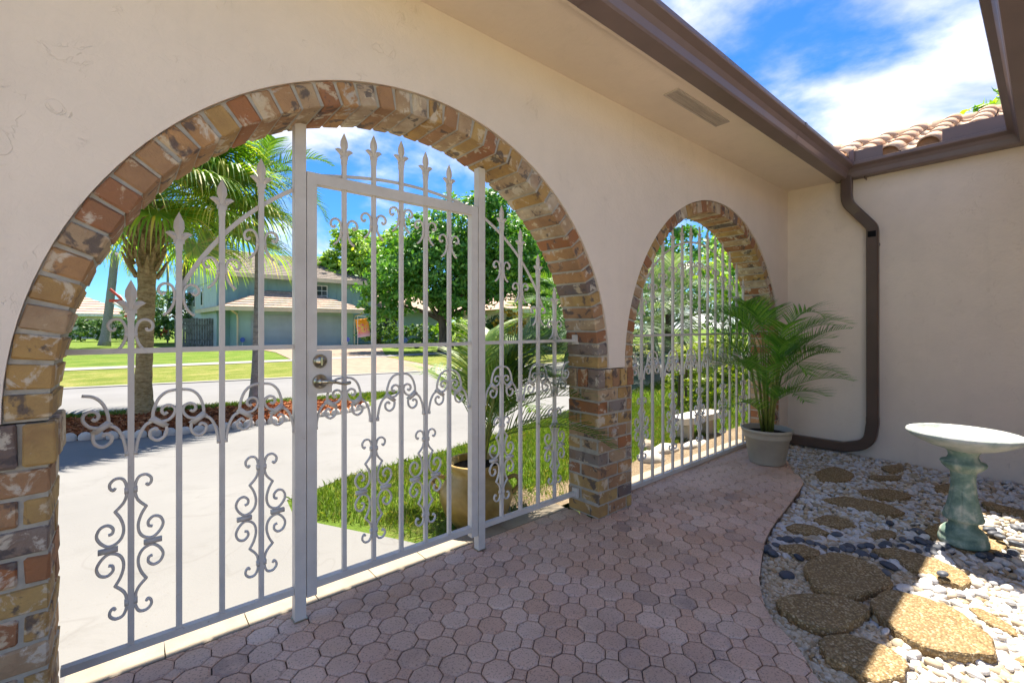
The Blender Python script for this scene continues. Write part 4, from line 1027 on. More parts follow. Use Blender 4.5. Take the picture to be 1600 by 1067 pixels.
# big dark tree and lighter tree by the garage
p = at(690, 540, 25); p.z = -.09
bl = [(0, 0, 4.6, 2.6), (-2.2, 1, 4.0, 1.9), (2.4, -1.2, 4.3, 2.2), (1.2, -.6, 6.6, 2.2), (3.4, -2.6, 5.9, 2.2), (-.8, .4, 6.2, 1.8), (4.6, -3.6, 3.8, 2.0), (2.2, -1.5, 8.0, 1.5), (-2.6, 1.8, 2.6, 1.3), (.6, -.8, 2.9, 1.5)]
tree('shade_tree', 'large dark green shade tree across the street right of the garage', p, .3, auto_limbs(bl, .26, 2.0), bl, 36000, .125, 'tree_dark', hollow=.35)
p = at(572, 525, 40); p.z = -.09
bl = [(0, 0, 7.0, 2.6), (-2.6, 1.6, 6.4, 2.0), (2.4, -1.4, 6.6, 2.2), (-1.0, .4, 8.8, 1.7), (1.6, -1, 8.6, 1.6), (-3.6, 2.2, 5.2, 1.3), (3.4, -2.2, 5.2, 1.4)]
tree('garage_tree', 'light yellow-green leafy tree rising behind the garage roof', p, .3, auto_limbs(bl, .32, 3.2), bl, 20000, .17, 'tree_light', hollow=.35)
p = at(850, 540, 30); p.z = -.09
bl = [(0, 0, 5, 2.6), (1.8, -1.4, 6.5, 2.2), (-1.6, 1.2, 6.8, 2.0), (2.6, -2, 4.2, 1.9), (0, 0, 8.2, 1.6)]
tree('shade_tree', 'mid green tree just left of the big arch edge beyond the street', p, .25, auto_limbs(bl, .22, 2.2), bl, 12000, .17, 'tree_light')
# far street trees to close the horizon
far = [(520, 46, 6.5, 'tree_light', 'distant bushy tree behind the teal house roof'), (625, 50, 8, 'tree_dark', 'distant tall tree between the two street trees'), (760, 46, 8, 'tree_dark', 'distant dark tree behind the large shade tree'), (905, 48, 9, 'tree_dark', 'distant dark tree left of the brick pillar')]
for u, d, hh, mt, lb in far:
    p = at(u, 540, d); p.z = -.09; bl = [(random.uniform(-2, 2), random.uniform(-1, 1), hh*q, hh*.26) for q in (.4, .55, .7, .82)]+[(-2.2, 0, hh*.5, hh*.2), (2.4, 0, hh*.5, hh*.2)]
    tree('background_tree', lb, p, .25, auto_limbs(bl[:2], .22, hh*.3), bl, 5000, .28, mt, group='trees far behind')
def shrub(label, base, blobs, n, size, mt, name='shrub', group=None, cat='shrub'):
    base = Vector(base); t = thing(name, label, cat, base, group)
    mb = MB()
    for k in range(5):
        a = k*1.3; b0 = blobs[k % len(blobs)]; mb.tube([(0, 0, 0), (b0[0]*.5+.1*math.cos(a), b0[1]*.5+.1*math.sin(a), b0[2]*.6), (b0[0], b0[1], b0[2])], [.03, .02, .01], 5)
    mb.obj('stems', 'bark', t); V, F_ = leaf_cloud(blobs, n, size, .95, .6); o = bpy.data.objects.new('crown', np_mesh('crown', V, F_, mt)); link(o, t); return t
def sh(label, u, d, w, hgt, mt='shrub', n=1500, size=.1, group=None, name='shrub', cat='shrub', zb=-.09):
    p = at(u, 540, d); p.z = zb; nb = max(2, int(w/hgt*1.6)); r = hgt*.46
    blobs = [(RT[0]*(w-2*r)*(k/(nb-1)-.5), RT[1]*(w-2*r)*(k/(nb-1)-.5), hgt*.5+random.uniform(-.05, .05)*hgt, r*random.uniform(.92, 1.08)) for k in range(nb)]
    return shrub(label, p, blobs, n, size, mt, name, group, cat)
HG = 'clipped hedge clumps across the street'
sh('round clipped hedge clump at the far left of the street view', 126, 42, 2.3, 2.3, n=2200, group=HG)
sh('clipped hedge clump behind the grey palm trunk at left', 166, 42, 2.2, 2.5, n=2200, group=HG)
sh('clipped hedge clump between the grey trunk and the fan palm', 200, 42, 2.2, 2.5, n=2200, group=HG)
sh('tall dark hibiscus bush with red flowers right of the fan palm trunk', 262, 38, 3.2, 4.9, n=5200, size=.12)
o = sh('small cropped box hedge beside the garage corner', 350, 32, 1.9, 1.35, 'hedge_lime', 2200, .07)
sh('dark leafy bush under the orange banner', 592, 32, 2.6, 2.0, n=2200)
sh('dark leafy bush at the trunk of the shade tree', 650, 29, 3, 1.6, n=2200)
sh('bright green shrub right of the shade tree trunk', 708, 27, 2.6, 2.1, 'tree_light', 2200)
sh('low dark shrub seen just right of the gate post', 770, 28, 3.4, 2.3, n=2500)
sh('yellow croton bush seen above the urn palm', 797, 22, 1.3, 1.5, 'croton', 1200, .08, zb=.75)
sh('dark shrub beside the brick arch edge', 868, 24, 2.6, 2.1, 'shrub', 2200)
hb = [q for q in bpy.data.objects if q.get('label', '').startswith('tall dark hibiscus')][0]
V, F_ = leaf_cloud([(0, 0, 2.4, 2.0)], 60, .13, 1, .95); link(bpy.data.objects.new('blossoms', np_mesh('blossoms', V, F_, 'red_flower')), hb)
pinnate_palm('coconut_palm', 'slender far palm left of the teal gable', at(262, 540, 48).xy.to_3d(), 7.6, .14, 2.6, 16, leaf=.6, w=.07)
pinnate_palm('coconut_palm', 'second slender far palm behind the fan palm trunk', at(238, 540, 52).xy.to_3d(), 8.8, .14, 2.7, 16, leaf=.6, w=.07)
pinnate_palm('royal_palm', 'grey smooth palm trunk at the far left with few fronds', at(163, 540, 30).xy.to_3d(), 6.2, .27, 2.6, 18, leaf=.6, w=.06, lean=(.55, 0))

# ------------------------------------------------------------------ houses
def local_thing(name, label, cat, O, rz): return thing(name, label, cat, O, rz=rz)
HR = R_(2.5)
H = local_thing('teal_house', 'two-storey teal house with grey shingle roof and a double garage', 'house', (4.61, 36, -.09), HR)
def part(name, mat, mb, parent=H, smooth=False): return mb.obj(name, mat, parent, smooth)
part('wall', 'teal', MB().box(0, 11, 0, .2, 0, 5.15))
mb = MB(); mb.add([(0, 0, 0), (0, 13, 0), (0, 13, 5.15), (0, 6.5, 7.35), (0, 0, 5.15), (.2, 0, 0), (.2, 13, 0), (.2, 13, 5.15), (.2, 6.5, 7.35), (.2, 0, 5.15)], [(4, 3, 2, 1, 0), (5, 6, 7, 8, 9), (0, 1, 6, 5), (1, 2, 7, 6), (4, 0, 5, 9)])
mb.v = [(x-.002, y+.205 if y == 0 else y, z) for x, y, z in mb.v]
part('gable_wall', 'teal_lit', mb)  # gable end painted paler to carry the stronger light on that side
part('belt_board', 'teal_lit', MB().box(-.05, -.003, 0.2, 13, 4.55, 4.72)); part('belt_board', 'teal_lit', MB().box(-.05, -.003, 0.2, 13, 2.35, 2.55))
for yy in (5.0, 8.4):
    w = part('window', 'white_paint', MB().box(-.06, -.004, yy, yy+.75, 2.9, 4.35)); MB().box(-.075, -.0605, yy+.1, yy+.65, 3.0, 4.25).obj('pane', 'window_glass', w)
rf = MB()
def slab(rf, a, b, c, d, th=.18):
    rf.add([*a_list(a, b, c, d, 0), *a_list(a, b, c, d, -th)], [(0, 1, 2, 3), (7, 6, 5, 4), (0, 4, 5, 1), (1, 5, 6, 2), (2, 6, 7, 3), (3, 7, 4, 0)])
def a_list(a, b, c, d, z): return [(p[0], p[1], p[2]+z) for p in (a, b, c, d)]
slab(rf, (-.7, -.8, 4.98), (11.6, -.8, 4.98), (11.6, 6.5, 7.5), (-.7, 6.5, 7.5)); slab(rf, (11.6, 13.8, 4.98), (-.7, 13.8, 4.98), (-.7, 6.5, 7.5), (11.6, 6.5, 7.5))
r_o = part('roof', 'shingle', rf)
# shingle courses as thin stepped strips
for k in range(15):
    t = k/15; y0 = -.8+7.3*t; z0 = 4.99+2.52*t
    mb = MB(); mb.add([(-.7, y0, z0+.035), (11.6, y0, z0+.035), (11.6, y0+.52, z0+.18), (-.7, y0+.52, z0+.18), (-.7, y0, z0-.01), (11.6, y0, z0-.01)], [(0, 1, 2, 3), (4, 5, 1, 0)])
    mb.obj('shingle_course', 'shingle', r_o)
part('fascia', 'cream_trim', MB().box(-.72, 11.6, -.86, -.8, 4.72, 5.0))
mb = MB(); mb.add([(-.76, -.8, 4.75), (-.76, 6.5, 7.3), (-.76, 6.5, 7.52), (-.76, -.8, 5.0), (-.70, -.8, 4.75), (-.70, 6.5, 7.3), (-.70, 6.5, 7.52), (-.70, -.8, 5.0), (-.76, 13.8, 4.75), (-.76, 13.8, 5.0), (-.70, 13.8, 4.75), (-.70, 13.8, 5.0)],
                  [(3, 2, 1, 0), (4, 5, 6, 7), (0, 1, 5, 4), (2, 9, 8, 1), (1, 8, 10, 5), (6, 5, 10, 11)])
part('barge_board', 'cream_trim', mb)
for xx in np.arange(.6, 11, .62): part('batten', 'teal', MB().box(xx, xx+.05, -.03, -.001, 2.6, 4.95))
wx = 6.05
w = part('window', 'white_paint', MB().box(wx, wx+1.25, -.07, -.031, 3.35, 4.55))
for i in range(3):
    for j in range(3): MB().box(wx+.06+i*.39, wx+.06+i*.39+.34, -.085, -.0705, 3.41+j*.37, 3.41+j*.37+.32).obj('pane', 'window_glass', w)
part('roof_vent', 'white_paint', MB().box(4.6, 5.2, 2.6, 3.0, 6.15, 6.5))
# garage wing
gx0, gx1, gy0 = .75, 8.35, -2.4
part('garage_wall', 'teal', MB().box(gx0, gx0+.75, gy0, gy0+.2, 0, 2.45).box(gx0+3.35, gx0+3.95, gy0, gy0+.2, 0, 2.45).box(gx0+6.75, gx1, gy0, gy0+.2, 0, 2.45).box(gx0+.75, gx0+3.35, gy0, gy0+.2, 2.15, 2.45).box(gx0+3.95, gx0+6.75, gy0, gy0+.2, 2.15, 2.45))
part('garage_side', 'teal', MB().box(gx0-.003, gx0+.197, gy0+.203, -.01, 0, 2.45)); part('garage_side', 'teal', MB().box(gx1-.2, gx1-.002, gy0+.203, -.01, 0, 2.45))
for a, b in ((gx0+.75, gx0+3.35), (gx0+3.95, gx0+6.75)):
    dd = part('garage_door', 'garage_door', MB().box(a, b, gy0+.1, gy0+.14, 0, 2.15))
    for k in range(4): MB().box(a+.02, b-.02, gy0+.075, gy0+.0995, k*.5375+.015, k*.5375+.525).obj('panel', 'garage_door', dd)
ex0, ex1, ey0 = -.35, 9.3, -3.2; zE, zR = 2.58, 4.48; mid = (ex0+ex1)/2; hy = ey0+4.5
gr = MB(); gr.add([(ex0, ey0, zE), (ex1, ey0, zE), (mid, hy, zR), (ex1, 6, zE), (ex0, 6, zE), (mid, 6, zR), (ex0, ey0, zE-.12), (ex1, ey0, zE-.12), (ex1, 6, zE-.12), (ex0, 6, zE-.12)], [(0, 1, 2), (1, 3, 5, 2), (0, 2, 5, 4), (6, 9, 8, 7), (3, 4, 5), (0, 6, 7, 1), (1, 7, 8, 3), (4, 9, 6, 0)])
gro = part('garage_roof', 'far_tile', gr)
for k in range(11):
    t = k/11; t2 = (k+1)/11
    a = ex0+(mid-ex0)*t; b = ex1+(mid-ex1)*t; yy = ey0+4.5*t; z = zE+(zR-zE)*t; yy2 = ey0+4.5*t2; z2 = zE+(zR-zE)*t2
    mb = MB(); mb.add([(a, yy, z+.07), (b, yy, z+.07), (ex1+(mid-ex1)*t2, yy2, z2+.01), (ex0+(mid-ex0)*t2, yy2, z2+.01), (a, yy, z-.01), (b, yy, z-.01)], [(0, 1, 2, 3), (4, 5, 1, 0)]); mb.obj('tile_course', 'far_tile', gro)
    for sgn, e0 in ((1, ex1), (-1, ex0)):
        xa = e0+(mid-e0)*t; xb = e0+(mid-e0)*t2
        q = [(xa, yy, z+.07), (xa, 6, z+.07), (xb, 6, z2+.01), (xb, yy2, z2+.01), (xa, yy, z-.01), (xa, 6, z-.01)]
        mb = MB(); mb.add(q, [(0, 1, 2, 3), (4, 5, 1, 0)] if sgn > 0 else [(3, 2, 1, 0), (0, 1, 5, 4)]); mb.obj('tile_course', 'far_tile', gro)
part('garage_fascia', 'cream_trim', MB().box(ex0-.02, ex1+.02, ey0-.06, ey0-.003, zE-.22, zE+.04).box(ex0-.06, ex0-.003, ey0, 5.9, zE-.22, zE+.04))
part('downpipe', 'cream_trim', MB().tube([(gx0-.55, gy0-.7, 2.4), (gx0-.1, gy0-.1, 2.15), (gx0-.06, gy0-.06, 1.9), (gx0-.06, gy0-.06, .05)], .055, 6)); part('downpipe', 'cream_trim', MB().tube([(gx1+.55, gy0-.7, 2.4), (gx1+.1, gy0-.1, 2.15), (gx1+.06, gy0-.06, 1.9), (gx1+.06, gy0-.06, .05)], .055, 6))
# entry wing to the right with window and door
part('entry_wall', 'teal', MB().box(11, 20, 2.0, 2.2, 0, 3.0)); er_ = MB(); slab(er_, (10.6, 1.0, 2.9), (20.6, 1.0, 2.9), (20.6, 6, 4.9), (10.6, 6, 4.9)); part('entry_roof', 'far_tile', er_)
w = part('window', 'white_paint', MB().box(12.2, 14.4, 1.93, 1.998, .8, 2.3))
for i in range(3): MB().box(12.28+i*.72, 12.28+i*.72+.62, 1.915, 1.9295, .88, 2.22).obj('pane', 'window_glass', w)
fl = thing('garden_banner', 'orange banner with a coloured print hanging at the garage corner', 'banner', (0, 0, 0))
pf = at(569, 512, 29.0); fl.location = (pf.x, pf.y, 0)
mb = MB()
for i in range(7):
    for j in range(9): pass
nx, nz = 6, 8; W_, Hh = .78, 1.15
for j in range(nz+1):
    for i in range(nx+1): mb.v.append(((i/nx-.5)*W_, .04*math.sin(i*1.1+j*.4), j/nz*Hh))
mb.f = [(j*(nx+1)+i, j*(nx+1)+i+1, (j+1)*(nx+1)+i+1, (j+1)*(nx+1)+i) for j in range(nz) for i in range(nx)]
cl_ = mb.obj('cloth', 'banner', fl, True, loc=(0, 0, .62)); cl_.rotation_euler = (0, R_(-8), R_(-30)); so_ = cl_.modifiers.new('thick', 'SOLIDIFY'); so_.thickness = .006
MB().tube([(-.42, 0, -.05), (-.42, 0, 1.95)], .015, 6).obj('pole', 'white_paint', fl); MB().tube([(-.42, 0, 1.93), (.36, -.2, 1.90)], .012, 6).obj('cross_bar', 'white_paint', fl)
for u, d, lb in ((379, 29.2, 'small blue security sign left of the garage doors'), (543, 30.2, 'small blue security sign right of the garage doors'), (633, 28, 'small blue yard sign below the shade tree')):
    p = at(u, 530, d); s = thing('yard_sign', lb, 'sign', (p.x, p.y, -.08), 'blue yard signs')
    MB().prism([(.16*math.cos(2*math.pi*k/8+.39), .16*math.sin(2*math.pi*k/8+.39)) for k in range(8)], -.01, .01).obj('panel', 'blue_sign', s).rotation_euler = (R_(90), 0, YAW-R_(90))
    s.children[0].location = (0, 0, .5); MB().tube([(0, .02, 0), (0, .02, .45)], .012, 5).obj('stake', 'white_paint', s)
# fence
fe = thing('board_fence', 'weathered grey board fence left of the teal house', 'fence', (2.4, 37.2, -.09))
x = 0
while x < 2.9:
    MB().box(0, .13, 0, .022, 0, 1.92+random.uniform(-.03, .03)).obj('board', 'fence_wood', fe, loc=(x, random.uniform(0, .03), 0)); x += .145
MB().box(0, 2.9, .06, .1, .4, .5).obj('rail', 'fence_wood', fe); MB().box(0, 2.9, .06, .1, 1.4, 1.5).obj('rail', 'fence_wood', fe)
# pale house far left
def simple_house(name, label, O, w, d, hE, hR, rz, wallm, roofm, wins, courses=9):
    t = local_thing(name, label, 'house', O, rz)
    part('wall', wallm, MB().box(0, w, 0, d, 0, hE), t)
    e = .7; g = MB(); mx0, mx1 = d*.5, w-d*.5
    g.add([(-e, -e, hE-.05), (w+e, -e, hE-.05), (w+e, d+e, hE-.05), (-e, d+e, hE-.05), (mx0, d/2, hR), (mx1, d/2, hR)], [(0, 1, 5, 4), (1, 2, 5), (2, 3, 4, 5), (3, 0, 4), (0, 3, 2, 1)])
    r = part('roof', roofm, g, t)
    for k in range(courses):
        a, b = k/courses, (k+1)/courses
        mb = MB(); L0 = lambda q: (-e+(mx0+e)*q, -e+(d/2+e)*q, hE-.05+(hR-hE+.05)*q); R0 = lambda q: (w+e+(mx1-w-e)*q, -e+(d/2+e)*q, hE-.05+(hR-hE+.05)*q)
        p0, p1, p2, p3 = L0(a), R0(a), R0(b), L0(b)
        mb.add([(p0[0], p0[1], p0[2]+.09), (p1[0], p1[1], p1[2]+.09), (p2[0], p2[1], p2[2]+.01), (p3[0], p3[1], p3[2]+.01), (p0[0], p0[1], p0[2]-.01), (p1[0], p1[1], p1[2]-.01)], [(0, 1, 2, 3), (4, 5, 1, 0)]); mb.obj('tile_course', roofm, r)
    part('fascia', 'white_paint', MB().box(-e, w+e, -e-.06, -e-.005, hE-.3, hE), t)
    for (a, b, z0, z1) in wins:
        wn = part('window', 'white_paint', MB().box(a, b, -.05, -.003, z0, z1), t); MB().box(a+.1, b-.1, -.07, -.0505, z0+.1, z1-.1).obj('pane', 'window_glass', wn)
    return t
pO = at(60, 540, 50); simple_house('pale_house', 'pale bungalow with a pinkish tile roof at the far left', (pO.x-8, pO.y, -.09), 15.5, 10, 2.9, 5.6, R_(2), 'white_wall', 'pink_tile', [(11.2, 13.2, 1.2, 2.3), (6, 8, 1.2, 2.3)])
pO = at(790, 540, 34); simple_house('tan_house', 'low tan house with a pale tile roof behind the urn palm', (pO.x, pO.y, -.09), 14, 8, 2.7, 4.9, R_(-6), 'grey_wall', 'pink_tile', [(2.2, 4.6, .3, 2.2), (7, 9, .9, 2.2)])
# red and white flag by the far left trunk
p = at(186, 470, 24); rwf = thing('pennant_flag', 'red and white triangular flag hanging beside the grey palm trunk', 'flag', (p.x, p.y, -.09))
vec = lambda u, v: (at(u, v, 24)-rwf.location)
def strip3(a, b, wd, name, mat, dy=0):
    a = vec(*a); b = vec(*b); d = (b-a).normalized(); n = Vector((FW[0], FW[1], 0)); s = d.cross(n).normalized()*wd; n = n*.02; o = n*dy
    MB().add([a-s-n+o, b-s-n+o, b+s-n+o, a+s-n+o, a-s+n+o, b-s+n+o, b+s+n+o, a+s+n+o], [(3, 2, 1, 0), (4, 5, 6, 7), (0, 1, 5, 4), (1, 2, 6, 5), (2, 3, 7, 6), (3, 0, 4, 7)]).obj(name, mat, rwf)
strip3((173, 452), (191, 467), .06, 'red_band', 'red_paint', -2.2); strip3((172, 470), (192, 470), .075, 'red_band', 'red_paint', -2.2); strip3((185, 462), (204, 485), .09, 'white_panel', 'white_paint', 0); strip3((176, 473), (202, 488), .05, 'white_panel', 'white_paint', 2.2)
strip3((195, 482), (201, 482), .06, 'red_spot', 'red_paint', -4.4); strip3((196, 494), (203, 493), .05, 'red_spot', 'red_paint', -2.2)
strip3((204, 452), (204, 540), .03, 'pole', 'white_paint', 4.4)

# ------------------------------------------------------------------ garden seen through the far arch
hd = thing('hedge', 'lime green leafy hedge beyond the far arch', 'hedge', (6.9, 3.7, -.05))
bl = [(k*.42, k*.12+random.uniform(-.1, .1), .3+.42*j, .36) for k in range(-1, 11) for j in range(2)]
V, F_ = leaf_cloud(bl, 11000, .034, 1, .7); link(bpy.data.objects.new('leaves', np_mesh('leaves', V, F_, 'hedge_lime')), hd)
mb = MB()
for k in range(12): mb.tube([(k*.42-.4, k*.12, 0), (k*.42-.35, k*.12, .8)], .02, 5)
mb.obj('stems', 'bark', hd)
pinnate_palm('silver_palm', 'pale silvery palm behind the far arch grille', (9.0, 6.6, -.05), .95, .14, 1.9, 30, 'silver_palm', leaf=.55, w=.035, trunkm='bark', nl=34)
pinnate_palm('silver_palm', 'second pale palm deeper behind the far arch grille', (11.6, 6.9, -.05), 1.9, .14, 2.1, 30, 'silver_palm', leaf=.6, w=.04, trunkm='bark', nl=34)
pinnate_palm('garden_palm', 'green arching palm at the left of the far arch view', (10.0, 9.2, -.05), 1.6, .14, 2.2, 26, 'far_palm', leaf=.6, w=.045, trunkm='bark', nl=30)
bl = [(0, 0, 2.4, 1.6), (1.8, -1.5, 3.6, 1.9), (-1.2, 1.2, 3.8, 1.7), (.5, -.2, 5.2, 1.5), (2.9, -2.6, 2.2, 1.7), (-2.4, 2.2, 2.2, 1.5)]
tree('garden_tree', 'dense dark tree closing the view through the far arch', (16.5, 10.5, -.05), .2, auto_limbs(bl, .16, 1.4), bl, 11000, .11, 'tree_dark')
bl = [(0, 0, 2.2, 1.3), (1.4, -1.3, 3.0, 1.4), (-1, .9, 3.2, 1.2), (2.8, -2.3, 2.2, 1.4)]
tree('garden_tree', 'lighter leafy tree at the right of the far arch view', (16.5, 6.0, -.05), .16, auto_limbs(bl, .13, 1.2), bl, 8000, .1, 'tree_light')
shrub('low dark shrub with white blossoms beyond the far arch lawn', (9.2, 7.6, -.05), [(0, 0, .45, .5), (.7, -.25, .45, .5), (1.4, -.5, .42, .48)], 2600, .055, 'shrub')
V, F_ = leaf_cloud([(0, 0, .55, .48), (.7, -.25, .52, .48), (1.4, -.5, .5, .45)], 700, .04, 1, .95); o = bpy.data.objects.new('blossoms', np_mesh('blossoms', V, F_, 'white_flower')); link(o, bpy.data.objects[[q.name for q in bpy.data.objects if q.get('label', '').startswith('low dark shrub with white')][0]])
bl = [(0, 0, 3.6, 1.0), (.8, -.6, 4.5, .7), (-.6, .4, 3.5, .8), (1.6, -1.2, 5.1, .8), (2.4, -1.9, 5.2, .9)]
tree('roof_tree', 'sunlit tree top showing above the end roof at the right', (10.2, .9, 0), .15, auto_limbs(bl, .14, 2.6), bl, 4200, .085, 'tree_light')
# bench and border stones outside the far arch
bn = thing('stone_bench', 'low pale stone bench on the grass outside the far grille', 'bench', (4.95, 2.62, -.05))
pl = chaikin([(-.32, -.10), (.42, -.13), (.50, .0), (.40, .12), (-.30, .14), (-.36, .02)], 2, True)
MB().prism([(p.x, p.y) for p in pl], .19, .26).obj('seat', 'pale_stone', bn)
for s in (-.2, .25): MB().box(s-.06, s+.06, -.07, .07, 0, .189).obj('leg', 'rock', bn)
def rock(name, label, loc, s, mat, group=None, seed=0):
    bm = bmesh.new(); bmesh.ops.create_icosphere(bm, subdivisions=2, radius=1)
    rr = random.Random(seed); f = [Vector((rr.uniform(-1, 1), rr.uniform(-1, 1), rr.uniform(-1, 1))) for _ in range(6)]
    for v in bm.verts:
        k = 1+.24*sum(math.sin(3*v.co.dot(q)+i) for i, q in enumerate(f))/2; v.co = Vector((v.co.x*s[0]*k, v.co.y*s[1]*k, v.co.z*s[2]*k))
    me = bpy.data.meshes.new(name); bm.to_mesh(me); bm.free(); me.polygons.foreach_set('use_smooth', [True]*len(me.polygons)); me.materials.append(M[mat]); o = bpy.data.objects.new(name, me); link(o); o.location = loc; return tag(o, label, 'stone', group)
BS = 'border stones outside the far arch'
for k, (x, y, s, mt, lb) in enumerate([(3.75, 2.42, (.14, .10, .07), 'pale_stone', 'pale border block outside the grille, nearest the brick pillar'), (4.12, 2.50, (.20, .08, .05), 'pale_stone', 'long pale border block outside the middle of the grille'), (4.05, 2.64, (.08, .07, .09), 'rock', 'small brown rock among the pale border blocks'), (4.6, 2.42, (.24, .07, .05), 'pale_stone', 'long pale border block in front of the stone bench')]):
    rock('border_stone', lb, (x, y, -.03), s, mt, BS, k)

# ------------------------------------------------------------------ mulch island, edging stones
MUL = [(-6, 8.2), (-.53, 6.98), (.0, 6.72), (.53, 6.54), (1.1, 6.52), (1.68, 6.56), (2.48, 6.65), (2.95, 6.98), (2.98, 7.3), (2.7, 7.7), (2.01, 8.02), (.8, 8.08), (-.63, 8.38), (-6, 9.6)]
mu = sheet('mulch_bed', MUL, -.015, 'mulch', thick=.05)
def chips(poly, n, size, z, name, mat, parent):
    P = np.array([(*p, 0) for p in points_in(poly, n)]); P[:, 2] = z+rng.random(n)*.03
    t = rng.normal(size=(n, 3)); t[:, 2] *= .35; t /= np.linalg.norm(t, axis=1)[:, None]; b = rng.normal(size=(n, 3)); b -= (b*t).sum(1)[:, None]*t; b /= np.linalg.norm(b, axis=1)[:, None]
    s = size*(.5+rng.random(n))[:, None]; V = np.stack([P-t*s-b*s*.3, P+t*s-b*s*.3, P+t*s+b*s*.3, P-t*s+b*s*.3], 1).reshape(-1, 3)
    o = bpy.data.objects.new(name, np_mesh(name, V, np.arange(4*n).reshape(-1, 4), mat)); link(o, parent); o['kind'] = 'stuff'; return o
pebble_mat('mulch_chip', [(0, (.15, .05, .018)), (.5, (.38, .125, .04)), (1, (.50, .24, .11))], .9)
chips([(-1.2, 7.3), (-.53, 7.0), (.53, 6.58), (1.68, 6.6), (2.9, 7.0), (2.7, 7.7), (2.0, 8.0), (.8, 8.06), (-.63, 8.36), (-1.3, 8.5)], 9000, .028, -.012, 'mulch_chips', 'mulch_chip', mu)
bm = bmesh.new(); bmesh.ops.create_uvsphere(bm, u_segments=10, v_segments=6, radius=1)
for v in bm.verts: v.co = Vector((v.co.x*.068, v.co.y*.03, v.co.z*.07))
em = bpy.data.meshes.new('edging_stone'); bm.to_mesh(em); bm.free(); em.polygons.foreach_set('use_smooth', [True]*len(em.polygons)); em.materials.append(M['pale_stone'])
fr = [Vector((*p, 0)) for p in [(-2.2, 7.4), (-.53, 6.98), (.0, 6.72), (.53, 6.54), (1.1, 6.52), (1.68, 6.56), (2.48, 6.65), (2.95, 6.98)]]
dense = catmull(fr, 40); acc = 0
for i in range(1, len(dense)):
    acc += (dense[i]-dense[i-1]).length
    if acc > .128:
        acc = 0; d = dense[i]-dense[i-1]; inst('edging_stone', em, mu, (dense[i].x, dense[i].y-.02, -.02), (0, 0, math.atan2(d.y, d.x)))

# ------------------------------------------------------------------ grass
def blades(poly, n, h0, h1, w, z, name, dens=None, kind='stuff', mat='grass'):
    P = np.array(points_in(poly, n, dens)); n = len(P); a = rng.random(n)*6.283; hh = h0+(h1-h0)*rng.random(n); lean = rng.normal(size=(n, 2))*.45
    B = np.column_stack([P, np.full(n, z)]); wv = np.column_stack([np.cos(a)*w, np.sin(a)*w, np.zeros(n)]); mid_ = B+np.column_stack([lean*hh[:, None]*.35, hh*.6]); tip = B+np.column_stack([lean*hh[:, None], hh*.95])
    V = np.stack([B-wv, B+wv, mid_+wv*.75, tip, mid_-wv*.75], 1).reshape(-1, 3); k = 5*np.arange(n)[:, None]
    F1 = np.concatenate([k+np.array([[0, 1, 2, 4]])]); 
    me = bpy.data.meshes.new(name); Q = np.concatenate([k+0, k+1, k+2, k+3, k+4], 1)
    me = np_mesh(name, V, Q, mat); o = bpy.data.objects.new(name, me); link(o); tag(o, kind=kind); return o
near = [(1.42, 2.55), (1.12, 2.8), (.95, 3.05), (.87, 3.3), (.90, 3.53), (1.41, 3.76), (2.45, 3.93), (4.92, 4.58), (6.2, 4.8), (6.6, 2.5), (4.2, 2.58), (3.2, 2.42), (2.5, 2.52), (2.0, 2.56)]
o = blades(near, 42000, .025, .07, .0028, -.045, 'lawn_grass'); tag(o, 'bright green lawn grass outside the gates', 'grass')
o = blades(near, 9000, .02, .055, .0028, -.045, 'dry_lawn_grass', dens=lambda p: math.sin(p[0]*4.1+math.sin(p[1]*5.3)*1.4)+math.sin(p[1]*6.7+p[0]*1.9) > .55, mat='dry_grass'); tag(o, 'dry straw coloured patches in the near lawn', 'grass')
o = blades([(1.3, 2.25), (2.2, 2.25), (3.2, 2.3), (3.2, 2.65), (1.4, 2.7), (1.15, 2.75)], 1500, .02, .06, .0025, -.04, 'sparse_grass'); tag(o, 'sparse grass tufts in the soil below the grille', 'grass')
o = blades([(6.2, 2.4), (6.2, 4.9), (11, 6.2), (14, 6.8), (14, 2.4)], 16000, .05, .11, .007, -.045, 'lawn_grass'); tag(o, 'lawn grass farther out beyond the far arch', 'grass')
o = blades([(-1.6, 8.55), (.8, 8.1), (2.1, 8.05), (3.0, 7.6), (3.4, 7.7), (4.0, 8.1), (1, 8.6), (-1.7, 8.95)], 9000, .04, .09, .006, -.05, 'verge_grass'); tag(o, 'narrow grass verge between the mulch and the street', 'grass')
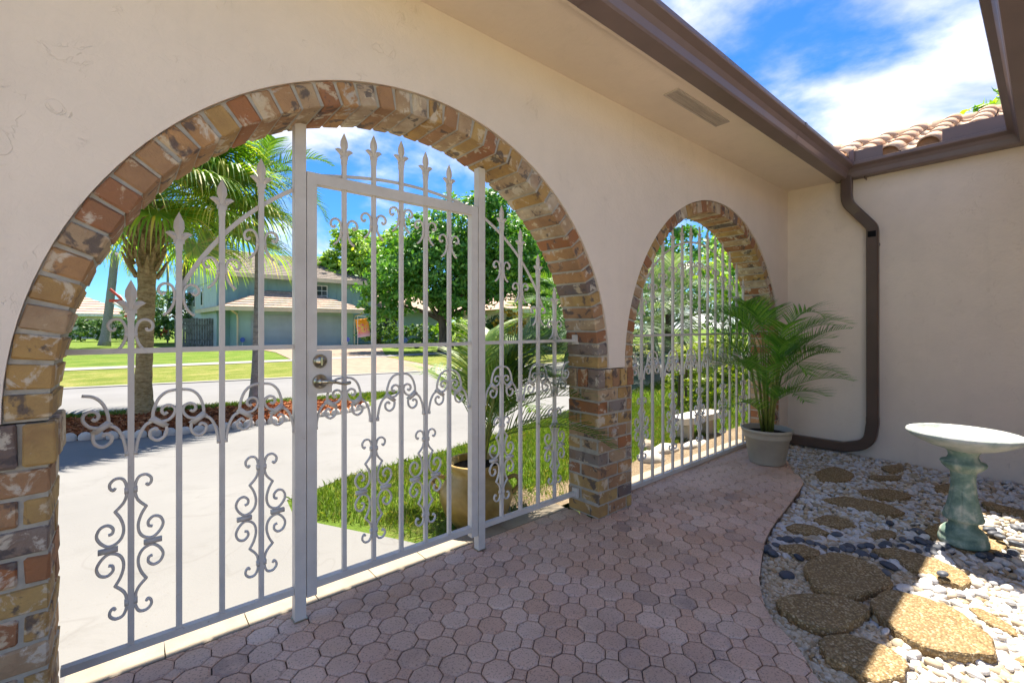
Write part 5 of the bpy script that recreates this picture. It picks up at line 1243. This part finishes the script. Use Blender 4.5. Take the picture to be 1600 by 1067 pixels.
# ------------------------------------------------------------------ pebble bed, stepping stones, bird bath
BED = EDGE[2:]+[(5.4, 1.80), (5.4, -1.4), (1.0, -1.4), (1.1, -.4)]
bed = sheet('pebble_bed', BED, -.062, 'bed')
SP = {}
def crop(ox, oy, sc, pts): return [(ox+x/sc, oy+y/sc) for x, y in pts]
A_ = lambda pts: crop(1190, 800, 3.902, pts); B_ = lambda pts: crop(1100, 680, 2.758, pts)
stones = [
 (A_([(105, 205), (240, 195), (350, 235), (355, 268), (260, 272), (160, 250)]), .035, 'narrow brown aggregate slab beside the dark pebbles at the paving edge'),
 (A_([(250, 345), (420, 258), (600, 300), (720, 370), (790, 445), (690, 495), (500, 535), (340, 485)]), .05, 'large shaded aggregate slab in the middle of the tan gravel'),
 (A_([(90, 560), (200, 520), (480, 530), (640, 592), (640, 640), (540, 700), (420, 745), (230, 680), (140, 620)]), .05, 'large shaded aggregate slab nearest the paving edge'),
 (A_([(350, 790), (520, 760), (740, 830), (880, 920), (860, 1010), (700, 1060), (560, 970), (400, 900)]), .045, 'aggregate slab at the bottom edge, mostly in shade'),
 (A_([(680, 560), (770, 500), (960, 545), (1110, 590), (1250, 670), (1400, 800), (1410, 905), (1230, 895), (980, 845), (860, 775), (770, 690), (690, 620)]), .055, 'biggest aggregate slab, crossed by the sunlight edge'),
 (A_([(660, 240), (820, 225), (1080, 300), (1250, 380), (1240, 465), (1100, 420), (960, 380), (830, 290)]), .04, 'long aggregate slab with one sunlit end in front of the bird bath'),
 (A_([(1000, 110), (1090, 60), (1260, 55), (1420, 120), (1500, 210), (1350, 262), (1180, 215), (1050, 165)]), .03, 'aggregate slab under the bird bath'),
 (A_([(1250, 580), (1330, 580), (1530, 690), (1565, 760), (1400, 680)]), .03, 'thin sunlit aggregate slab among the white pebbles at the right'),
 (A_([(1520, 905), (1610, 870), (1700, 900), (1640, 950)]), .03, 'sunlit aggregate slab cut by the right edge of the picture'),
 (A_([(140, 92), (210, 65), (320, 80), (430, 130), (300, 132), (190, 112)]), .03, 'small slab left of the bird bath, close to the dark pebble line'),
 (A_([(310, 45), (400, 12), (520, 40), (575, 80), (480, 92), (380, 75)]), .03, 'oval slab behind the small slab by the dark pebbles'),
 (A_([(660, 120), (740, 95), (820, 115), (800, 150), (690, 148)]), .025, 'little round slab left of the bird bath base'),
 (B_([(475, 160), (560, 130), (650, 165), (620, 195), (500, 195)]), .03, 'slab farthest left, near the palm tub'),
 (B_([(510, 275), (600, 260), (780, 290), (868, 332), (800, 342), (650, 312)]), .03, 'long narrow slab in the middle of the white pebbles'),
 (B_([(655, 235), (800, 228), (912, 260), (820, 278), (700, 258)]), .03, 'slab behind the long narrow slab'),
 (B_([(710, 170), (850, 172), (845, 190), (720, 187)]), .03, 'thin slab close to the foot of the end wall'),
 (B_([(760, 132), (850, 124), (862, 155), (790, 157)]), .03, 'slab touching the foot of the end wall'),
 (B_([(990, 218), (1060, 202), (1075, 245), (1000, 242)]), .03, 'slab half hidden behind the bird bath stem'),
 (B_([(1195, 280), (1379, 322), (1500, 340), (1480, 372), (1379, 352), (1215, 305)]), .03, 'sunlit slab right of the bird bath stem'),
]
sp_polys = []
for pts, th, lb in stones:
    W = [G(u, v, -.02) for u, v in pts]; c = sum(W, Vector())/len(W); P = [p-c for p in W]; P = [q for i, p in enumerate(P) for q in (p, p.lerp(P[(i+1) % len(P)], .25), p.lerp(P[(i+1) % len(P)], .5), p.lerp(P[(i+1) % len(P)], .75))]; P = [P[i]*.5+(P[i-1]+P[(i+1) % len(P)])*.25 for i in range(len(P))]
    P = [p*(1.05+random.uniform(-.03, .03)) for p in P]; a = sum(P[i].x*P[(i+1) % len(P)].y-P[(i+1) % len(P)].x*P[i].y for i in range(len(P)))
    if a < 0: P = P[::-1]
    n = len(P); mb = MB(); zt = th-.05
    jr = [random.uniform(-.006, .006) for _ in range(n)]
    rings = [(1.0, -.06), (1.008, zt-.016), (.992, zt-.004), (.965, zt)]
    vs = []
    for q, (s, z) in enumerate(rings):
        for i, p in enumerate(P): vs.append((p.x*s+(jr[i] if q < 3 else 0), p.y*s+jr[(i+3) % n]*(q < 3), z))
    vs.append((0, 0, zt+.002)); fs = []
    for q in range(3):
        for i in range(n): fs.append((q*n+i, q*n+(i+1) % n, q*n+n+(i+1) % n, q*n+n+i))
    for i in range(n): fs.append((3*n+i, 3*n+(i+1) % n, 4*n))
    mb.add(vs, fs); o = mb.obj('stepping_stone', 'flagstone', None, loc=(c.x, c.y, 0)); tag(o, lb, 'stepping stone', 'stepping stones in the pebble bed')
    sp_polys.append([(p.x*.97+c.x, p.y*.97+c.y) for p in P])
def free(p): return not any(in_poly(p, q) for q in sp_polys)
def pebble_base(k, sub=1):
    bm = bmesh.new(); bmesh.ops.create_icosphere(bm, subdivisions=sub+1 if sub > 1 else 2, radius=1); rr = random.Random(k)
    f = [Vector((rr.uniform(-1, 1), rr.uniform(-1, 1), rr.uniform(-1, 1))) for _ in range(4)]
    for v in bm.verts: v.co *= 1+.12*sum(math.sin(2.2*v.co.dot(q)+i*1.7) for i, q in enumerate(f))/2
    bm.verts.ensure_lookup_table(); V = np.array([v.co[:] for v in bm.verts]); F_ = np.array([[v.index for v in q.verts] for q in bm.faces]); bm.free(); return V, F_
PB = [pebble_base(k) for k in range(6)]
def rot_mats(n, tilt=.5):
    a = rng.random(n)*6.283; t = rng.normal(size=n)*tilt; u = rng.normal(size=n)*tilt*.6
    ca, sa, ct_, stt = np.cos(a), np.sin(a), np.cos(t), np.sin(t); Z = np.zeros(n); O = np.ones(n)
    Rz = np.stack([np.stack([ca, -sa, Z], 1), np.stack([sa, ca, Z], 1), np.stack([Z, Z, O], 1)], 1)
    Rx = np.stack([np.stack([O, Z, Z], 1), np.stack([Z, ct_, -stt], 1), np.stack([Z, stt, ct_], 1)], 1)
    cu_, su = np.cos(u), np.sin(u); Ry = np.stack([np.stack([cu_, Z, su], 1), np.stack([Z, O, Z], 1), np.stack([-su, Z, cu_], 1)], 1)
    return Rz @ Rx @ Ry
def pebble_stuff(name, mat, pos, size, parent, flat=.55):
    n = len(pos); Rm = rot_mats(n); s = size*(.7+.7*rng.random(n)); sc = np.stack([s*(1.0+.5*rng.random(n)), s*(.75+.3*rng.random(n)), s*(flat+.25*rng.random(n))], 1)
    Vs, Fs = [], []; off = 0; idx = rng.integers(0, len(PB), n)
    for k, (bv, bf) in enumerate(PB):
        m = np.where(idx == k)[0]
        if not len(m): continue
        loc = bv[None]*sc[m][:, None, :]; loc = np.einsum('nij,nvj->nvi', Rm[m], loc)+np.array(pos)[m][:, None, :]
        Vs.append(loc.reshape(-1, 3)); Fs.append((bf[None]+(off+np.arange(len(m))*len(bv))[:, None, None]).reshape(-1, 3)); off += len(m)*len(bv)
    o = bpy.data.objects.new(name, np_mesh(name, np.concatenate(Vs), np.concatenate(Fs), mat, True)); link(o, parent); o['kind'] = 'stuff'; return o
def vis(p, m=60):
    q = proj((p[0], p[1], -.05)); return bool(q) and -m < q[0] < 1600+m*2 and q[1] < 1067+m*2
TAN = [tuple(G(u, v, -.05).xy) for u, v in A_([(-20, 250), (160, 290), (600, 290), (760, 330), (960, 400), (1000, 470), (800, 480), (700, 560), (680, 700), (850, 850), (760, 1060), (520, 1200), (250, 1200), (-40, 760)])]
def in_bed(p): return in_poly(p, BED) and vis(p)
def scatter(n, test, z0, z1):
    out = []; lo = (1.2, -1.2); hi = (5.38, 1.8); tries = 0
    while len(out) < n and tries < n*60:
        tries += 1; p = (random.uniform(lo[0], hi[0]), random.uniform(lo[1], hi[1]))
        if test(p): out.append((p[0], p[1], random.uniform(z0, z1)))
    return out
# dark river pebbles along a winding line
dk_lines = [A_([(10, 215), (60, 250), (120, 275)]), A_([(20, 240), (90, 285)]), A_([(0, 170), (60, 190), (110, 225)]), A_([(90, 170), (200, 178), (330, 205), (470, 235), (590, 245), (640, 275), (700, 275)]), A_([(330, 220), (420, 225), (520, 215), (600, 220), (740, 205), (880, 225), (960, 250)]),
            A_([(840, 180), (900, 190), (1000, 180), (1060, 205), (1130, 215), (1010, 250), (1090, 250)]), A_([(910, 110), (960, 115), (1000, 150)]), A_([(1310, 270), (1380, 290), (1450, 265), (1520, 270), (1590, 260)]), A_([(1380, 130), (1430, 165), (1490, 205), (1560, 200), (1620, 215)]), A_([(1500, 90), (1560, 110), (1620, 95)]), A_([(750, 330), (790, 335)]), A_([(765, 385), (780, 390)]), A_([(130, 370), (150, 372)]), A_([(1100, 430), (1110, 433)]), A_([(780, 75), (790, 76)]), A_([(205, 285), (230, 290)]), A_([(470, 145), (480, 147)])]
dk_me = []
for k in range(5):
    me = bpy.data.meshes.new('dark_pebble'); me.from_pydata([tuple(v) for v in PB[k][0]], [], [tuple(int(i) for i in f) for f in PB[k][1]]); me.polygons.foreach_set('use_smooth', [True]*len(me.polygons)); me.materials.append(M['dark_pebble']); dk_me.append(me)
nd_ = 0; dk_pos = []
for ln in dk_lines:
    W = [G(u, v, -.03) for u, v in ln]
    for a, b in zip(W[:-1], W[1:]):
        m = max(1, int((b-a).length/.042))
        for k in range(m):
            p = a.lerp(b, (k+.5)/m)+Vector((random.uniform(-.02, .02), random.uniform(-.02, .02), 0)); s = random.uniform(.019, .031)
            if not in_poly(p, BED): continue
            on = not free(p)
            inst('dark_pebble', random.choice(dk_me), bed, (p.x, p.y, -.028+random.uniform(0, .014)+(.03 if on else 0)), (random.uniform(-.25, .25), random.uniform(-.25, .25), random.uniform(0, 6.28)), (s*1.25, s*.9, s*.6)); nd_ += 1; dk_pos.append((p.x, p.y))
white_test = lambda p: in_bed(p) and free(p) and not in_poly(p, TAN)
tan_test = lambda p: in_poly(p, BED) and vis(p) and free(p) and in_poly(p, TAN)
far_t = lambda p: white_test(p) and p[0] > 3.2
near_t = lambda p: white_test(p) and p[0] <= 3.3
pebble_stuff('white_pebbles', 'white_pebbles', scatter(5200, far_t, -.058, -.034), .0165, bed)
pebble_stuff('white_pebbles', 'white_pebbles', scatter(3600, near_t, -.058, -.036), .0175, bed)
pebble_stuff('tan_gravel', 'tan_gravel', scatter(3600, tan_test, -.06, -.042), .0105, bed, .65)
mixed = lambda p: white_test(p) and p[1] > .45
pebble_stuff('tan_gravel', 'tan_gravel', scatter(1700, mixed, -.05, -.032), .0125, bed, .6)
edge_t = lambda p: in_bed(p) and free(p)
pebble_stuff('small_gravel', 'tan_gravel', scatter(3000, lambda p: edge_t(p) and p[0] < 3.4, -.054, -.034), .0075, bed, .6)
# the largest white pebbles one by one
wm = []
for k in range(6):
    me = bpy.data.meshes.new('white_pebble'); me.from_pydata([tuple(v) for v in PB[k][0]], [], [tuple(int(i) for i in f) for f in PB[k][1]]); me.polygons.foreach_set('use_smooth', [True]*len(me.polygons)); me.materials.append(M['white_pebble']); wm.append(me)
cand = scatter(900, lambda p: white_test(p) and p[1] < .62 and p[0] < 4.2, -.036, -.022); cand.sort(key=lambda p: p[0]); kept = []
for p in cand:
    if len(kept) >= 290: break
    if all((p[0]-q[0])**2+(p[1]-q[1])**2 > .034**2 for q in kept): kept.append(p)
for p in kept:
    s = random.choice((random.uniform(.011, .017), random.uniform(.016, .028))); inst('white_pebble', random.choice(wm), bed, p, (random.uniform(-.4, .4), random.uniform(-.4, .4), random.uniform(0, 6.28)), (s*random.uniform(1.1, 1.6), s, s*random.uniform(.55, .8)))
# bird bath
bb = thing('bird_bath', 'green weathered pedestal bird bath with a white scalloped bowl', 'bird bath', (3.60, .315, -.012))
MB().lathe([(0, 0), (.104, 0), (.108, .012), (.106, .03), (.098, .045), (.101, .05), (.096, .066), (.082, .085), (.064, .096), (.060, .112), (.062, .128)], 48, mod=lambda a, z: 1+(.018*math.cos(18*a) if .05 < z < .07 else 0)).obj('base', 'patina', bb, True)
MB().lathe([(.062, .128), (.084, .136), (.088, .148), (.084, .16), (.080, .175), (.073, .20), (.066, .23), (.060, .265), (.056, .30), (.053, .335), (.052, .36), (.054, .395), (.058, .405)], 96, mod=lambda a, z: 1-(.10 if .15 < z < .34 else 0)*max(0, 1-abs(math.sin(4*a))*4.5)).obj('stem', 'patina', bb, True)
MB().lathe([(.058, .405), (.075, .42), (.092, .44), (.098, .452), (.094, .46), (.072, .466), (.062, .49), (.066, .51), (.078, .526)], 64, mod=lambda a, z: 1+.03*math.cos(16*a)*(1 if .415 < z < .45 else 0)).obj('capital', 'patina', bb, True)
MB().lathe([(0.0, .524), (.078, .526), (.15, .548), (.205, .575), (.232, .592), (.244, .604), (.247, .615), (.242, .624), (.228, .628), (.215, .621), (.205, .606), (.15, .588), (.08, .58), (0.0, .578)], 96, mod=lambda a, z: 1+.008*math.cos(36*a)*(1 if .59 < z < .63 else 0)).obj('bowl', 'bowl_paint', bb, True)
